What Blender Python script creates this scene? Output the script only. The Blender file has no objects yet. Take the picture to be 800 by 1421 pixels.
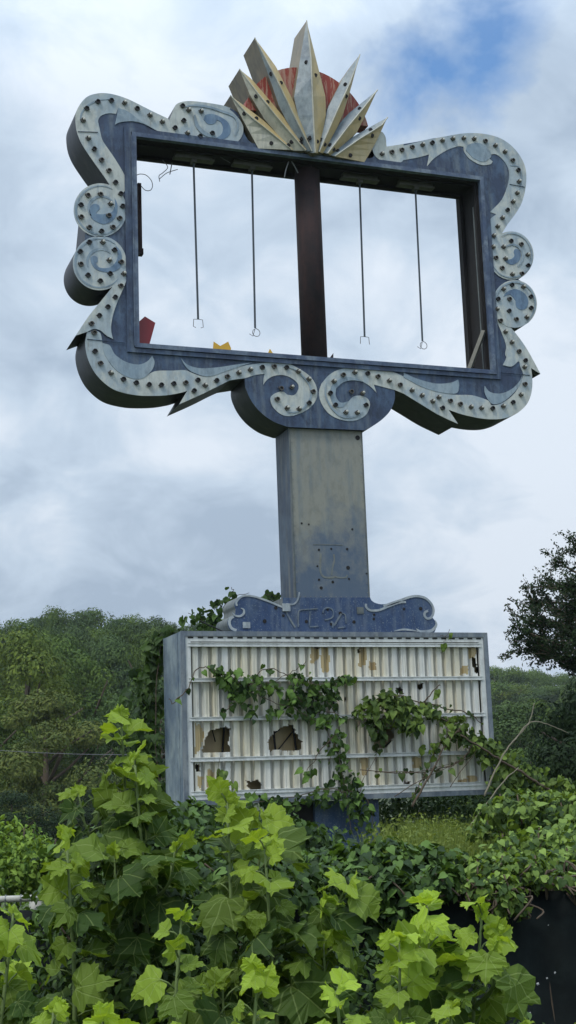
import bpy, math, random
from mathutils import Vector, Matrix
from mathutils.geometry import tessellate_polygon
random.seed(7)
sc = bpy.context.scene
COL = sc.collection
rnd = random.random
def uni(a, b): return a + (b - a) * random.random()

# ------------------------------------------------------------------ camera
F, YAW, PIT, ROL = 1970.62, 0.3546, 0.1979, -0.0365
EYE = 1.8
CAM = Vector((-4.0546, -14.3456, EYE))
fw = Vector((math.sin(YAW)*math.cos(PIT), math.cos(YAW)*math.cos(PIT), math.sin(PIT)))
r0 = Vector((math.cos(YAW), -math.sin(YAW), 0)); u0 = r0.cross(fw)
rt = r0*math.cos(ROL) + u0*math.sin(ROL); up = -r0*math.sin(ROL) + u0*math.cos(ROL)
cd = bpy.data.cameras.new('camera'); cam = bpy.data.objects.new('camera', cd); COL.objects.link(cam)
m = Matrix.Identity(4)
for i in range(3): m[i][0] = rt[i]; m[i][1] = up[i]; m[i][2] = -fw[i]; m[i][3] = CAM[i]
cam.matrix_world = m
cd.sensor_fit = 'VERTICAL'; cd.sensor_height = 36; cd.lens = 36*F/1421.0
cd.clip_start = 0.1; cd.clip_end = 3000
sc.camera = cam
def S(x, y, Y=0.0):
    """survey point of the photograph on the vertical plane Y of the sign -> metres"""
    d = fw + rt*((x-400)/F) - up*((y-710.5)/F)
    t = (Y - CAM.y)/d.y
    p = CAM + d*t
    return p
FH = Vector((math.sin(YAW), math.cos(YAW), 0))
def G(x, depth, z=0.0):
    """ground point at a bearing and a distance from the viewer"""
    p = CAM + FH*depth + r0*((x-400)/F*depth)
    return Vector((p.x, p.y, z))
def zat(y, x, depth):
    """height whose image row is y at that bearing and distance"""
    yh = 1107 + (400-x)*0.0365
    return EYE + (yh-y)/F*depth*1.03

# ------------------------------------------------------------------ materials
def mat(name): 
    m = bpy.data.materials.new(name); m.use_nodes = True
    nt = m.node_tree; b = nt.nodes['Principled BSDF']
    return m, nt, b
def N(nt, t, **k):
    n = nt.nodes.new(t)
    for a, v in k.items(): setattr(n, a, v)
    return n
def ramp(nt, src, stops):
    r = N(nt, 'ShaderNodeValToRGB'); nt.links.new(src, r.inputs[0])
    e = r.color_ramp.elements
    while len(e) < len(stops): e.new(0.5)
    for i, (p, c) in enumerate(stops):
        e[i].position = p; e[i].color = (c[0], c[1], c[2], 1) if hasattr(c, '__len__') else (c, c, c, 1)
    return r.outputs[0]
def noise(nt, scale, stretch=(1, 1, 1), detail=6, rough=0.6, loc=(0, 0, 0), dist=0.0):
    tc = N(nt, 'ShaderNodeTexCoord'); mp = N(nt, 'ShaderNodeMapping')
    mp.inputs['Scale'].default_value = stretch; mp.inputs['Location'].default_value = loc
    nt.links.new(tc.outputs['Object'], mp.inputs[0])
    n = N(nt, 'ShaderNodeTexNoise'); n.inputs['Scale'].default_value = scale; n.inputs['Detail'].default_value = detail
    n.inputs['Roughness'].default_value = rough; n.inputs['Distortion'].default_value = dist
    nt.links.new(mp.outputs[0], n.inputs[0])
    return n.outputs['Fac']
def mix(nt, fac, a, b, mode='MIX'):
    n = N(nt, 'ShaderNodeMix', data_type='RGBA', blend_type=mode)
    for sock, v in ((n.inputs[0], fac), (n.inputs[6], a), (n.inputs[7], b)):
        if isinstance(v, bpy.types.NodeSocket): nt.links.new(v, sock)
        elif hasattr(v, '__len__'): sock.default_value = (v[0], v[1], v[2], 1)
        else: sock.default_value = v
    return n.outputs[2]
def bump(nt, b, h, strength=0.3, dist=0.01):
    n = N(nt, 'ShaderNodeBump'); n.inputs['Strength'].default_value = strength; n.inputs['Distance'].default_value = dist
    nt.links.new(h, n.inputs['Height']); nt.links.new(n.outputs[0], b.inputs['Normal'])
def painted(name, c1, c2, c3, sc1=2.2, streak=(7, 7, .7), lo=.42, hi=.62, rough=.55, grime=.5, specks=None, metal=0.0, s2=1.0, bands=None, rust=0.0):
    """sun-faded paint: main coat c1, worn areas c2, run-down streaks c3, dirt"""
    m, nt, b = mat(name)
    n1 = noise(nt, sc1, (1, 1, .8), 8, .68, (3.1, 0, 1.7))
    n2 = noise(nt, 1.6*s2, streak, 7, .65, (9, 2, 0))
    n3 = noise(nt, 14, (1, 1, .5), 6, .7, (0, 5, 5))
    n4 = noise(nt, 60, (1, 1, 1), 3, .6)
    c = mix(nt, ramp(nt, n1, [(lo, 0), (hi, 1)]), c1, c2)
    c = mix(nt, ramp(nt, n2, [(.50, 0), (.68, .75)]), c, c3)
    c = mix(nt, ramp(nt, n3, [(.35, grime), (.52, 0)]), c, tuple(x*.45 for x in c1))
    n5 = noise(nt, 9, (1, 1, .9), 12, .78, (1, 7, 3)); c = mix(nt, ramp(nt, n5, [(.585, 0), (.605, .55)]), c, c2)
    if rust:
        n6 = noise(nt, 5, (5, 5, .45), 8, .75, (4, 4, 1)); c = mix(nt, ramp(nt, n6, [(.60, 0), (.70, rust)]), c, (.13, .075, .04))
    if specks: c = mix(nt, ramp(nt, n4, [(.60, 0), (.68, .8)]), c, specks)
    if bands:   # paint worn through to another colour near the foot of the panel (z in metres above the thing's base)
        tc = N(nt, 'ShaderNodeTexCoord'); sp = N(nt, 'ShaderNodeSeparateXYZ'); nt.links.new(tc.outputs['Object'], sp.inputs[0])
        mr = N(nt, 'ShaderNodeMapRange'); mr.inputs[1].default_value = bands[0]; mr.inputs[2].default_value = bands[1]; mr.inputs[3].default_value = -1.42; mr.inputs[4].default_value = .15
        nt.links.new(sp.outputs[2], mr.inputs[0])
        ad = N(nt, 'ShaderNodeMath', operation='MULTIPLY_ADD'); nt.links.new(n1, ad.inputs[0]); ad.inputs[1].default_value = 3.4
        nt.links.new(mr.outputs[0], ad.inputs[2])
        c = mix(nt, ramp(nt, ad.outputs[0], [(.20, .85), (.75, 0)]), c, bands[2])
    nt.links.new(c, b.inputs['Base Color'])
    b.inputs['Roughness'].default_value = rough; b.inputs['Metallic'].default_value = metal
    bump(nt, b, n3, .25, .006)
    return m
def plain(name, c, rough=.6, var=.25, scale=8, metal=0):
    m, nt, b = mat(name)
    n = noise(nt, scale, (1, 1, 1), 5, .6)
    col = mix(nt, n, tuple(x*(1-var) for x in c), tuple(min(1, x*(1+var)) for x in c))
    nt.links.new(col, b.inputs['Base Color']); b.inputs['Roughness'].default_value = rough; b.inputs['Metallic'].default_value = metal
    bump(nt, b, n, .2, .004)
    return m
M = {}
M['blue'] = painted('faded_blue_paint', (.028, .048, .098), (.060, .105, .185), (.13, .165, .20), lo=.44, hi=.62, sc1=3.4, grime=.7, rust=.35)
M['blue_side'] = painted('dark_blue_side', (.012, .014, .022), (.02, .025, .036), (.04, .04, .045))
M['rim'] = painted('blue_rim', (.045, .072, .14), (.10, .14, .21), (.22, .27, .32), streak=(3, 3, 3))
M['cream'] = painted('faded_cream_paint', (.50, .53, .50), (.36, .43, .47), (.27, .35, .42), sc1=2.6, lo=.48, hi=.56, grime=.4, rust=.45)
M['paleblue'] = painted('pale_blue_paint', (.23, .31, .38), (.30, .37, .42), (.16, .23, .30), sc1=3)
M['deepblue'] = painted('scroll_centre_blue', (.10, .17, .28), (.15, .24, .34), (.20, .28, .36), sc1=5)
M['pylon'] = painted('tan_pylon_paint', (.245, .248, .215), (.20, .225, .225), (.12, .165, .20), sc1=1.1, lo=.52, hi=.72, streak=(4, 4, .5), grime=.35, rust=.3, bands=(4.1, 6.2, (.055, .095, .165)))
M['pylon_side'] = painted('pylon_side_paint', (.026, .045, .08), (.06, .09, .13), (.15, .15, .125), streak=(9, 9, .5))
M['cab'] = painted('cabinet_blue_streaked', (.23, .28, .30), (.085, .125, .175), (.06, .10, .155), streak=(6, 6, .5), sc1=2.2, grime=.5, lo=.44, hi=.6)
M['cabedge'] = painted('cabinet_edge', (.12, .15, .19), (.19, .22, .25), (.26, .28, .28), sc1=5)
M['white'] = painted('white_track_paint', (.62, .64, .63), (.53, .55, .54), (.42, .43, .40), sc1=4, grime=.3, lo=.5, hi=.7)
M['scrollblue'] = painted('base_scroll_blue', (.026, .058, .145), (.055, .095, .175), (.12, .155, .21), sc1=4, lo=.45, hi=.65, specks=(.2, .24, .28))
M['scrolltrim'] = painted('base_scroll_trim', (.40, .44, .46), (.26, .31, .36), (.16, .2, .25), sc1=9)
M['ghost'] = painted('ghost_letter', (.15, .185, .22), (.07, .11, .18), (.20, .22, .22), sc1=14, lo=.42, hi=.58)
M['grey'] = painted('weathered_grey', (.10, .12, .125), (.15, .165, .16), (.06, .075, .075), sc1=5)
M['steel'] = painted('rusty_steel', (.032, .017, .018), (.014, .010, .012), (.045, .02, .018), sc1=5, streak=(5, 5, 1), rough=.9)
M['black'] = plain('black_interior', (.009, .008, .009), .8)
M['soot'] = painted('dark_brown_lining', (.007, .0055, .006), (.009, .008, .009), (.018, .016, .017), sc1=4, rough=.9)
M['metal'] = plain('galvanised_metal', (.20, .21, .21), .45, .4, 20, .5)
M['dullmetal'] = plain('dull_fixture_metal', (.10, .10, .085), .6, .4, 14, .3)
M['rod'] = plain('dark_rod', (.07, .085, .10), .5, .3, 10, .5)
M['wire'] = plain('wire', (.10, .10, .11), .5, .3)
M['rayblue'] = painted('ray_grey_paint', (.25, .30, .325), (.14, .18, .22), (.36, .39, .39), sc1=3.5, streak=(2, 2, 2), lo=.45, hi=.62)
M['raytan'] = painted('ray_tan_paint', (.50, .375, .165), (.47, .39, .23), (.36, .29, .16), sc1=2.5, grime=.15)
M['raycream'] = painted('ray_cream_paint', (.55, .53, .43), (.44, .44, .38), (.35, .36, .33), sc1=4)
M['rayside'] = painted('ray_side_paint', (.22, .185, .12), (.17, .15, .11), (.11, .10, .085), sc1=3)
M['redplastic'] = plain('dark_red_plastic', (.19, .012, .018), .35, .25)
M['yellowplastic'] = plain('yellow_plastic', (.62, .36, .03), .35, .25)
M['pipe'] = painted('galvanised_pipe', (.42, .42, .38), (.30, .30, .27), (.22, .2, .17), sc1=6)
M['bark'] = plain('brown_bark', (.085, .062, .042), .9, .4, 20)
M['twig'] = plain('pale_twig', (.20, .18, .13), .85, .35, 20)
M['greenstem'] = plain('green_stem', (.12, .17, .05), .7, .3, 20)
def red_mat():
    m, nt, b = mat('flaking_red_paint')
    n1 = noise(nt, 5, (2.2, 1, .35), 8, .75, dist=1.2); n2 = noise(nt, 2.5, (1, 1, 1), 5, .6)
    c = mix(nt, ramp(nt, n1, [(.49, 0), (.53, .75)]), (.27, .036, .020), (.42, .27, .19))
    c = mix(nt, ramp(nt, n2, [(.3, .6), (.5, 0)]), c, (.17, .03, .03))
    nt.links.new(c, b.inputs['Base Color']); b.inputs['Roughness'].default_value = .6
    return m
M['red'] = red_mat()
def panel_mat(name, ca, cb, dirt):
    m, nt, b = mat(name)
    tc = N(nt, 'ShaderNodeTexCoord'); sp = N(nt, 'ShaderNodeSeparateXYZ'); nt.links.new(tc.outputs['Object'], sp.inputs[0])
    w = N(nt, 'ShaderNodeTexNoise', noise_dimensions='1D'); w.inputs['Scale'].default_value = 3.3; w.inputs['Detail'].default_value = 2
    nt.links.new(sp.outputs[0], w.inputs['W'])
    n1 = noise(nt, 3, (3, 1, .8), 7, .7); n2 = noise(nt, 9, (2.5, 1, .35), 7, .7, (2, 2, 2))
    c = mix(nt, ramp(nt, w.outputs['Fac'], [(.42, 0), (.58, 1)]), ca, cb)
    c = mix(nt, ramp(nt, n1, [(.45, 0), (.7, .6)]), c, tuple(x*.72 for x in ca))
    c = mix(nt, ramp(nt, n2, [(.56, 0), (.72, .75)]), c, dirt)
    nt.links.new(c, b.inputs['Base Color']); b.inputs['Roughness'].default_value = .42
    bump(nt, b, n2, .15, .004)
    return m
M['panel'] = panel_mat('aged_letter_panel', (.64, .645, .61), (.64, .595, .46), (.38, .33, .23))
M['ochre'] = panel_mat('stained_ochre', (.42, .33, .17), (.34, .25, .12), (.20, .14, .07))
M['groove'] = panel_mat('panel_groove_shaded_dirty', (.40, .40, .375), (.42, .395, .32), (.20, .17, .12))  # rib colour darkened as painted shade of the recess, plus dirt streaks

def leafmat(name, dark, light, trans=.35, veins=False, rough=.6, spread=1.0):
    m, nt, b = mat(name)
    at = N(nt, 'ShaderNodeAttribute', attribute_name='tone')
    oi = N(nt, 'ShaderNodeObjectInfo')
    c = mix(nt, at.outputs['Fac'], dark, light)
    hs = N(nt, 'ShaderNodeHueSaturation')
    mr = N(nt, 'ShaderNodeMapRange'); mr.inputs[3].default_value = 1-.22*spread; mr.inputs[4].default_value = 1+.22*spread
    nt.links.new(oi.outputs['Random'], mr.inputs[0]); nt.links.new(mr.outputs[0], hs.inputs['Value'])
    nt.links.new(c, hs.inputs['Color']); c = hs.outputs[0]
    if veins:
        uv = N(nt, 'ShaderNodeUVMap', uv_map='leaf'); sp = N(nt, 'ShaderNodeSeparateXYZ'); nt.links.new(uv.outputs[0], sp.inputs[0])
        def MA(op, a, b2=None, c2=None):
            n = N(nt, 'ShaderNodeMath', operation=op)
            for i, v in enumerate((a, b2, c2)):
                if v is None: continue
                if isinstance(v, bpy.types.NodeSocket): nt.links.new(v, n.inputs[i])
                else: n.inputs[i].default_value = v
            return n.outputs[0]
        a = MA('ABSOLUTE', MA('ARCTAN2', sp.outputs[0], sp.outputs[1]))
        r = MA('SQRT', MA('ADD', MA('MULTIPLY', sp.outputs[0], sp.outputs[0]), MA('MULTIPLY', sp.outputs[1], sp.outputs[1])))
        d = MA('MINIMUM', a, MA('MINIMUM', MA('ABSOLUTE', MA('SUBTRACT', a, .64)), MA('ABSOLUTE', MA('SUBTRACT', a, 1.37))))
        v = ramp(nt, MA('MULTIPLY', d, r), [(.006, 1), (.022, 0)])
        # side veins: fine ribs
        w = MA('SINE', MA('MULTIPLY', MA('ADD', r, MA('MULTIPLY', d, -.8)), 58.0))
        w2 = MA('MULTIPLY', MA('GREATER_THAN', w, .95), .10)
        c = mix(nt, MA('MULTIPLY', MA('MAXIMUM', v, w2), .34), c, (.40, .50, .19))
        bu = N(nt, 'ShaderNodeBump'); bu.inputs['Strength'].default_value = .5; bu.inputs['Distance'].default_value = .004
        nt.links.new(MA('ADD', MA('MULTIPLY', w, -.10), v), bu.inputs['Height']); nt.links.new(bu.outputs[0], b.inputs['Normal'])
    nt.links.new(c, b.inputs['Base Color']); b.inputs['Roughness'].default_value = rough
    b.inputs['Specular IOR Level'].default_value = .22 if (veins or 'vine' in name) else .08
    tr = N(nt, 'ShaderNodeBsdfTranslucent'); 
    c2 = mix(nt, 1.0, c, (1.35, 1.25, .45), 'MULTIPLY'); nt.links.new(c2, tr.inputs[0])
    ms = N(nt, 'ShaderNodeMixShader'); ms.inputs[0].default_value = trans
    nt.links.new(b.outputs[0], ms.inputs[1]); nt.links.new(tr.outputs[0], ms.inputs[2])
    nt.links.new(ms.outputs[0], nt.nodes['Material Output'].inputs['Surface'])
    return m
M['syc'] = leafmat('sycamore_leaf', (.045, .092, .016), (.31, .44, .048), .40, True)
M['ivy'] = leafmat('vine_leaf', (.022, .048, .014), (.135, .24, .05), .25)
M['ivylight'] = leafmat('vine_leaf_light', (.035, .070, .018), (.23, .34, .07), .28)
M['deadleaf'] = leafmat('dead_leaf', (.05, .03, .02), (.22, .12, .04), .2)
M['weed'] = leafmat('weed_leaf', (.05, .10, .022), (.24, .36, .065), .3)
M['grass'] = leafmat('grass_blade', (.085, .135, .03), (.25, .31, .085), .3)
M['t_mid'] = leafmat('tree_leaf_mid', (.040, .078, .020), (.125, .185, .036), .14)
M['t_fresh'] = leafmat('tree_leaf_fresh', (.060, .100, .020), (.205, .265, .045), .15)
M['t_olive'] = leafmat('tree_leaf_olive', (.042, .070, .020), (.145, .165, .042), .14)
M['t_dark'] = leafmat('tree_leaf_dark', (.024, .050, .018), (.080, .125, .038), .12)
M['t_black'] = leafmat('tree_leaf_black_green', (.011, .024, .011), (.038, .066, .024), .08)

# ------------------------------------------------------------------ mesh builder
class MB:
    def __init__(s): s.v = []; s.f = []; s.mi = []; s.tone = []; s.uv = []; s.usetone = False
    def add(s, vs, fs, mi=0, tone=None, uvs=None):
        o = len(s.v); s.v.extend([tuple(v) for v in vs])
        for f in fs: s.f.append(tuple(i+o for i in f)); s.mi.append(mi)
        s.tone.extend([0 if tone is None else tone]*len(vs))
        s.uv.extend(uvs if uvs else [(0, 0)]*len(vs))
        if tone is not None: s.usetone = True
    def box(s, a, b, mi=0):
        x0, y0, z0 = a; x1, y1, z1 = b
        vs = [(x, y, z) for z in (z0, z1) for y in (y0, y1) for x in (x0, x1)]
        s.add(vs, [(0, 2, 3, 1), (4, 5, 7, 6), (0, 1, 5, 4), (2, 6, 7, 3), (0, 4, 6, 2), (1, 3, 7, 5)], mi)
    def tube(s, pts, r, n=6, mi=0, tone=None):
        pts = [Vector(p) for p in pts]; k = len(pts)
        rs = r if hasattr(r, '__len__') else [r]*k
        vs = []; prev = None
        for i, p in enumerate(pts):
            d = (pts[min(i+1, k-1)] - pts[max(i-1, 0)])
            d = d.normalized() if d.length > 1e-9 else Vector((0, 0, 1))
            a = prev if prev else (Vector((0, 0, 1)) if abs(d.z) < .9 else Vector((1, 0, 0)))
            x = (a - d*a.dot(d)); x = x.normalized() if x.length > 1e-6 else d.orthogonal().normalized()
            prev = x; y = d.cross(x)
            for j in range(n):
                t = 2*math.pi*j/n; vs.append(p + (x*math.cos(t) + y*math.sin(t))*rs[i])
        fs = [(i*n+j, i*n+(j+1) % n, (i+1)*n+(j+1) % n, (i+1)*n+j) for i in range(k-1) for j in range(n)]
        fs += [tuple(range(n))[::-1], tuple((k-1)*n+j for j in range(n))]
        s.add(vs, fs, mi, tone)
    def build(s, name, mats, parent=None, off=Vector((0, 0, 0)), smooth=False):
        me = bpy.data.meshes.new(name)
        me.from_pydata([(x-off.x, y-off.y, z-off.z) for x, y, z in s.v], [], s.f)
        if not isinstance(mats, (list, tuple)): mats = [mats]
        for q in mats: me.materials.append(q)
        if len(mats) > 1: me.polygons.foreach_set('material_index', s.mi)
        if s.usetone:
            a = me.attributes.new('tone', 'FLOAT', 'POINT'); a.data.foreach_set('value', s.tone)
            l = me.uv_layers.new(name='leaf'); idx = [0]*len(me.loops); me.loops.foreach_get('vertex_index', idx)
            fl = [0.0]*(2*len(idx))
            for i, q in enumerate(idx): fl[2*i], fl[2*i+1] = s.uv[q]
            l.data.foreach_set('uv', fl)
        if smooth: me.polygons.foreach_set('use_smooth', [True]*len(me.polygons))
        me.update()
        o = bpy.data.objects.new(name, me); COL.objects.link(o)
        if parent: o.parent = parent
        return o
def thing(name, loc, label, cat, group=None, kind=None):
    o = bpy.data.objects.new(name, None); COL.objects.link(o); o.location = loc; o.empty_display_size = .2
    o['label'] = label; o['category'] = cat
    if group: o['group'] = group
    if kind: o['kind'] = kind
    return o
def tag(o, label, cat=None, group=None, kind=None):
    o['label'] = label
    if cat: o['category'] = cat
    if group: o['group'] = group
    if kind: o['kind'] = kind
    return o

# ------------------------------------------------------------------ curves
def cr(run, n=6):
    if len(run) < 3: return [Vector(p) for p in run]
    P = [Vector(p) for p in run]; out = []
    for i in range(len(P)-1):
        p0 = P[i-1] if i else P[0]*2-P[1]; p1 = P[i]; p2 = P[i+1]; p3 = P[i+2] if i+2 < len(P) else P[-1]*2-P[-2]
        for k in range(n):
            t = k/n
            out.append(.5*((2*p1)+(p2-p0)*t+(2*p0-5*p1+4*p2-p3)*t*t+(3*p1-p0-3*p2+p3)*t**3))
    out.append(P[-1]); return out
def runs(rs, n=6):
    out = []
    for r in rs:
        c = cr(r, n)
        if out and (out[-1]-c[0]).length < .3: c = c[1:]
        out += c
    if (out[0]-out[-1]).length < .3: out.pop()
    return out
def Z(pts, ox, oy, s=4.0): return [(ox+x/s, oy+y/s) for x, y in pts]
def slab(mb, poly, y0, y1, hole=None, mi=0, side=None, plane=0.0):
    """poly: outline points traced on the sign plane; a slab from y0 (front) to y1 (back)"""
    W = [S(p[0], p[1], plane) for p in poly]
    loops = [[Vector((w.x, w.z, 0)) for w in W]]
    if hole: loops.append([Vector((h[0], h[1], 0)) for h in hole])
    tri = tessellate_polygon(loops)
    flat = [v for l in loops for v in l]; n = len(flat)
    vs = [(v.x, y0, v.y) for v in flat] + [(v.x, y1, v.y) for v in flat]
    ff = []; bb = []
    for t in tri:
        a, b, c = (flat[i] for i in t)
        ar = (b-a).cross(c-a).z
        t = tuple(t) if ar > 0 else tuple(t)[::-1]
        ff.append(t)   # x right, z up seen from -y : ccw faces the viewer
        bb.append(tuple(i+n for i in t[::-1]))
    mb.add(vs, ff+bb, mi)
    o = 0; sf = []
    for l in loops:
        k = len(l)
        ar = sum(l[i].x*l[(i+1) % k].y - l[(i+1) % k].x*l[i].y for i in range(k))
        for i in range(k):
            j = (i+1) % k; q = (o+i, o+i+n, o+j+n, o+j)
            if (ar > 0) == (o > 0): q = q[::-1]
            if ar > 0 and o == 0: q = (o+i, o+i+n, o+j+n, o+j)
            sf.append(q)
        o += k
    base = len(mb.v) - 2*n
    for q in sf: mb.f.append(tuple(i+base for i in q)); mb.mi.append(side if side is not None else mi)

# ================================================================== THE SIGN
FXL, FXR, FZT, FZB = -0.3992, 3.8982, 7.2843+EYE, 4.8655+EYE
PXL, PXR = 1.3231, 2.2046
MZT, MZB = 1.743+EYE, -0.0488+EYE
MW = 3.6
D1, D2, D3 = .51, .66, .4374
ROOT = Vector((1.764, .25, 0))
sign = thing('roadside_sign', ROOT, 'tall abandoned blue scrollwork sign with empty frame, sunburst crown and broken letter board', 'sign')
def part(name, mb, mats, parent=sign, label=None, smooth=False):
    o = mb.build(name, mats, parent, ROOT, smooth)
    if label: o['label'] = label
    return o

# ---- body outline (counted from the photo, metres on the sign plane)
c1 = (139.2, 292); c2 = (138.5, 365.5)
def arc(c, rx, ry, a0, a1, n=18):
    return [(c[0]+rx*math.cos(math.radians(a0+(a1-a0)*i/n)), c[1]-ry*math.sin(math.radians(a0+(a1-a0)*i/n))) for i in range(n+1)]
TLout = Z([(310,625),(275,565),(230,500),(180,430),(135,360),(110,300),(100,240),(102,190),(125,140),(165,98),(215,81),(265,78),(330,90),(400,115),(470,150),(540,185),(608,217)], 80, 110)
VOLtop = Z([(62,628),(74,595),(95,545),(130,527),(180,522),(260,530),(350,545),(400,560),(440,585)], 220, 10)
leafBL = Z([(300,240),(235,320),(170,400),(100,505)], 80, 340)
curlBL = Z([(163,482),(153,540),(160,600),(180,660),(215,720),(270,775),(330,810),(420,832),(500,838),(600,835),(680,822),(720,810)], 80, 340)
tipB = Z([(115,445),(250,385),(350,335),(400,312),(480,300)], 220, 450)
disc = Z([(480,300),(480,330),(490,370),(520,430),(570,490),(640,540),(720,570)], 220, 450)
discR = Z([(465,587),(510,565),(560,530),(600,490),(622,450),(633,410),(633,366)], 390, 450)
underR = Z([(0,705),(90,760),(180,815),(250,850),(303,875)], 560, 370)
curlBR = Z([(250,795),(330,822),(430,843),(510,848),(570,840),(630,815),(680,770),(705,720),(715,660),(713,600),(708,565)], 560, 370)
leafBR = Z([(760,597),(720,520),(680,450),(630,380),(580,320)], 560, 370)
cr1 = (709, 355); cr2 = (714, 422)
TRout = Z([(545,700),(575,650),(620,590),(655,530),(675,460),(682,400),(678,340),(655,280),(610,220),(550,175),(480,150),(400,140),(320,143),(220,160),(120,180),(0,210)], 560, 150)
outer = runs([
    TLout, [(232, 164.3)] , VOLtop, [(330,156),(352,200),(430,209),(512,220),(519,200)],
    [(519,200),(521,190),(529,182.5),(535,190),(536.7,203.7)], [(536.7,203.7),(552.5,201),(580,196.5),(600,192.2)],
    TRout[::-1][2:],
    arc(cr1, 31.5, 33.7, 118, -72)[1:], arc(cr2, 31, 33.2, 76, -52)[1:],
    [(705,450),(717.5,465),(730,482.5),(740,500),(750,519)], [(737,511)], curlBR[::-1], [(635.7,588.7)], underR[::-1], discR[::-1],
    [(506,597),(400,592.5)], disc[::-1], [(340,525)], tipB[::-1][1:], [(260,542.5)], curlBL[::-1][1:], [(105,466.2)], leafBL[::-1][1:],
    arc(c2, 37, 37.7, -62, -236)[1:], arc(c1, 37, 37.2, -238, -414 )[1:]])
hole = [(FXL, FZB), (FXL, FZT), (FXR, FZT), (FXR, FZB)]
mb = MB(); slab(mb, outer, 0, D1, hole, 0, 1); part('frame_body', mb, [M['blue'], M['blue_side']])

def sheet(name, rs, level, m, label=None, n=6, parent=sign, th=.004, plane=0.0):
    mb = MB(); slab(mb, runs(rs, n), plane-.004*level-.002, plane-.004*(level-1)-.001 if level > 1 else plane-.0005, plane=plane)
    return part(name, mb, m, parent, label)
# ---- cream scroll bands
innerTL = Z([(388,600),(375,540),(330,460),(290,400),(250,340),(235,280),(226,235),(235,210),(260,195),(290,190),(325,193)], 80, 110)
lowTL = Z([(335,165),(345,215),(420,235),(480,250),(560,290),(640,320),(740,338)], 80, 110)
volLow = Z([(150,735),(260,755),(370,764),(430,755),(465,712),(468,655),(430,600),(395,568)], 220, 10)
sheet('scroll_band', [TLout, [(232,164.3)], VOLtop[:-1], volLow[::-1], lowTL[::-1], innerTL[::-1], [(177,262),(166,272)]], 1, M['cream'])
sheet('scroll_leaf', [Z([(335,160),(330,200),(318,255)], 80, 110), Z([(318,255),(350,240),(420,235),(480,250),(540,282)], 80, 110), Z([(540,282),(450,225),(390,180),(335,160)], 80, 110)], 2, M['paleblue'])
# volute upper left, its blue eye
sheet('volute_eye', [Z([(250,625),(262,600),(300,595),(345,612),(385,640),(400,680),(390,715),(355,735),(320,728)], 220, 10), Z([(320,728),(350,705),(358,670),(345,640),(325,628)], 220, 10), Z([(325,628),(310,648),(275,650),(250,625)], 220, 10)], 2, M['deepblue'])
sheet('volute_ring', [arc(c1, 36.9, 37.1, 0, 359, 40)], 2, M['cream'])
sheet('volute_eye', [Z([(175,730),(185,705),(205,694),(228,702),(232,722),(213,745),(240,752),(275,748)], 80, 110), Z([(275,748),(305,735),(318,700),(316,660)], 80, 110), Z([(316,660),(332,700),(328,750),(300,790),(255,806),(210,790),(183,765),(175,730)], 80, 110)], 3, M['deepblue'])
sheet('volute_ring', [arc(c2, 37.2, 37.6, 0, 359, 40)], 2, M['cream'])
sheet('volute_eye', [Z([(185,100),(183,75),(200,62),(220,70),(222,92),(212,105)], 80, 340), Z([(212,105),(235,128),(285,128),(320,100),(334,60),(322,5)], 80, 340), Z([(322,5),(350,40),(356,90),(345,130),(300,152),(240,148),(205,130),(185,100)], 80, 340)], 3, M['deepblue'])
# lower left leaf + curl
sheet('scroll_leaf', [[(178.7,367.5),(165,387.5),(155,400),(138.7,420),(122.5,440),(105,466.2)], [(105,466.2),(121,461)], [(121,461),(130,457),(139,459),(147.5,466),(157,471)], Z([(308,525),(298,485),(298,440),(310,380),(335,310),(370,230),(395,150),(397,110)], 80, 340)], 3, M['cream'])
curlin = Z([(250,545),(280,640),(330,700),(400,738),(470,742)], 80, 340)
lowin = [(197.5,525.5),(215,515.5),(240,514.5),(257,514),(270,519),(285,522.5),(307.5,517.5),(332.5,509),(360,504.5),(380,502.8),(395,503.3),(410,509),(427.5,520),(437.5,532.5),(440.5,547.5),(435,561),(422.5,571),(405,577.3),(391,575.5),(379,565),(375.5,552.5),(382,546),(392.5,543.6),(399,548)]
ringin = [(399,548),(408,548.5),(414,541),(413.5,533),(405,525),(392.5,520.7),(380,522),(371,527),(365.5,534)]
spur = [(365.5,534),(366,526),(367.5,519)]
sheet('scroll_band', [[(121,461),(118.3,475)], curlBL[1:], [(248.7,561.4)], tipB[1:], [(340,525),(355,520.5),(367.5,519)], spur[::-1], ringin[::-1], lowin[::-1], curlin[::-1], [(142.5,476),(138,461),(121,461)]], 1, M['cream'])
sheet('scroll_leaf', [Z([(525,615),(500,645),(450,665),(380,650),(320,610),(290,560),(250,545)], 80, 340), Z([(250,545),(255,590),(280,640),(330,700),(400,738),(470,742),(520,700),(538,655),(525,615)], 80, 340)], 2, M['paleblue'])
sheet('scroll_leaf', [Z([(125,190),(160,225),(230,245),(330,240),(430,225),(520,213)], 220, 450), Z([(520,213),(450,236),(350,270),(300,287),(250,289),(180,262),(148,232),(125,190)], 220, 450)], 2, M['paleblue'])
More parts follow.
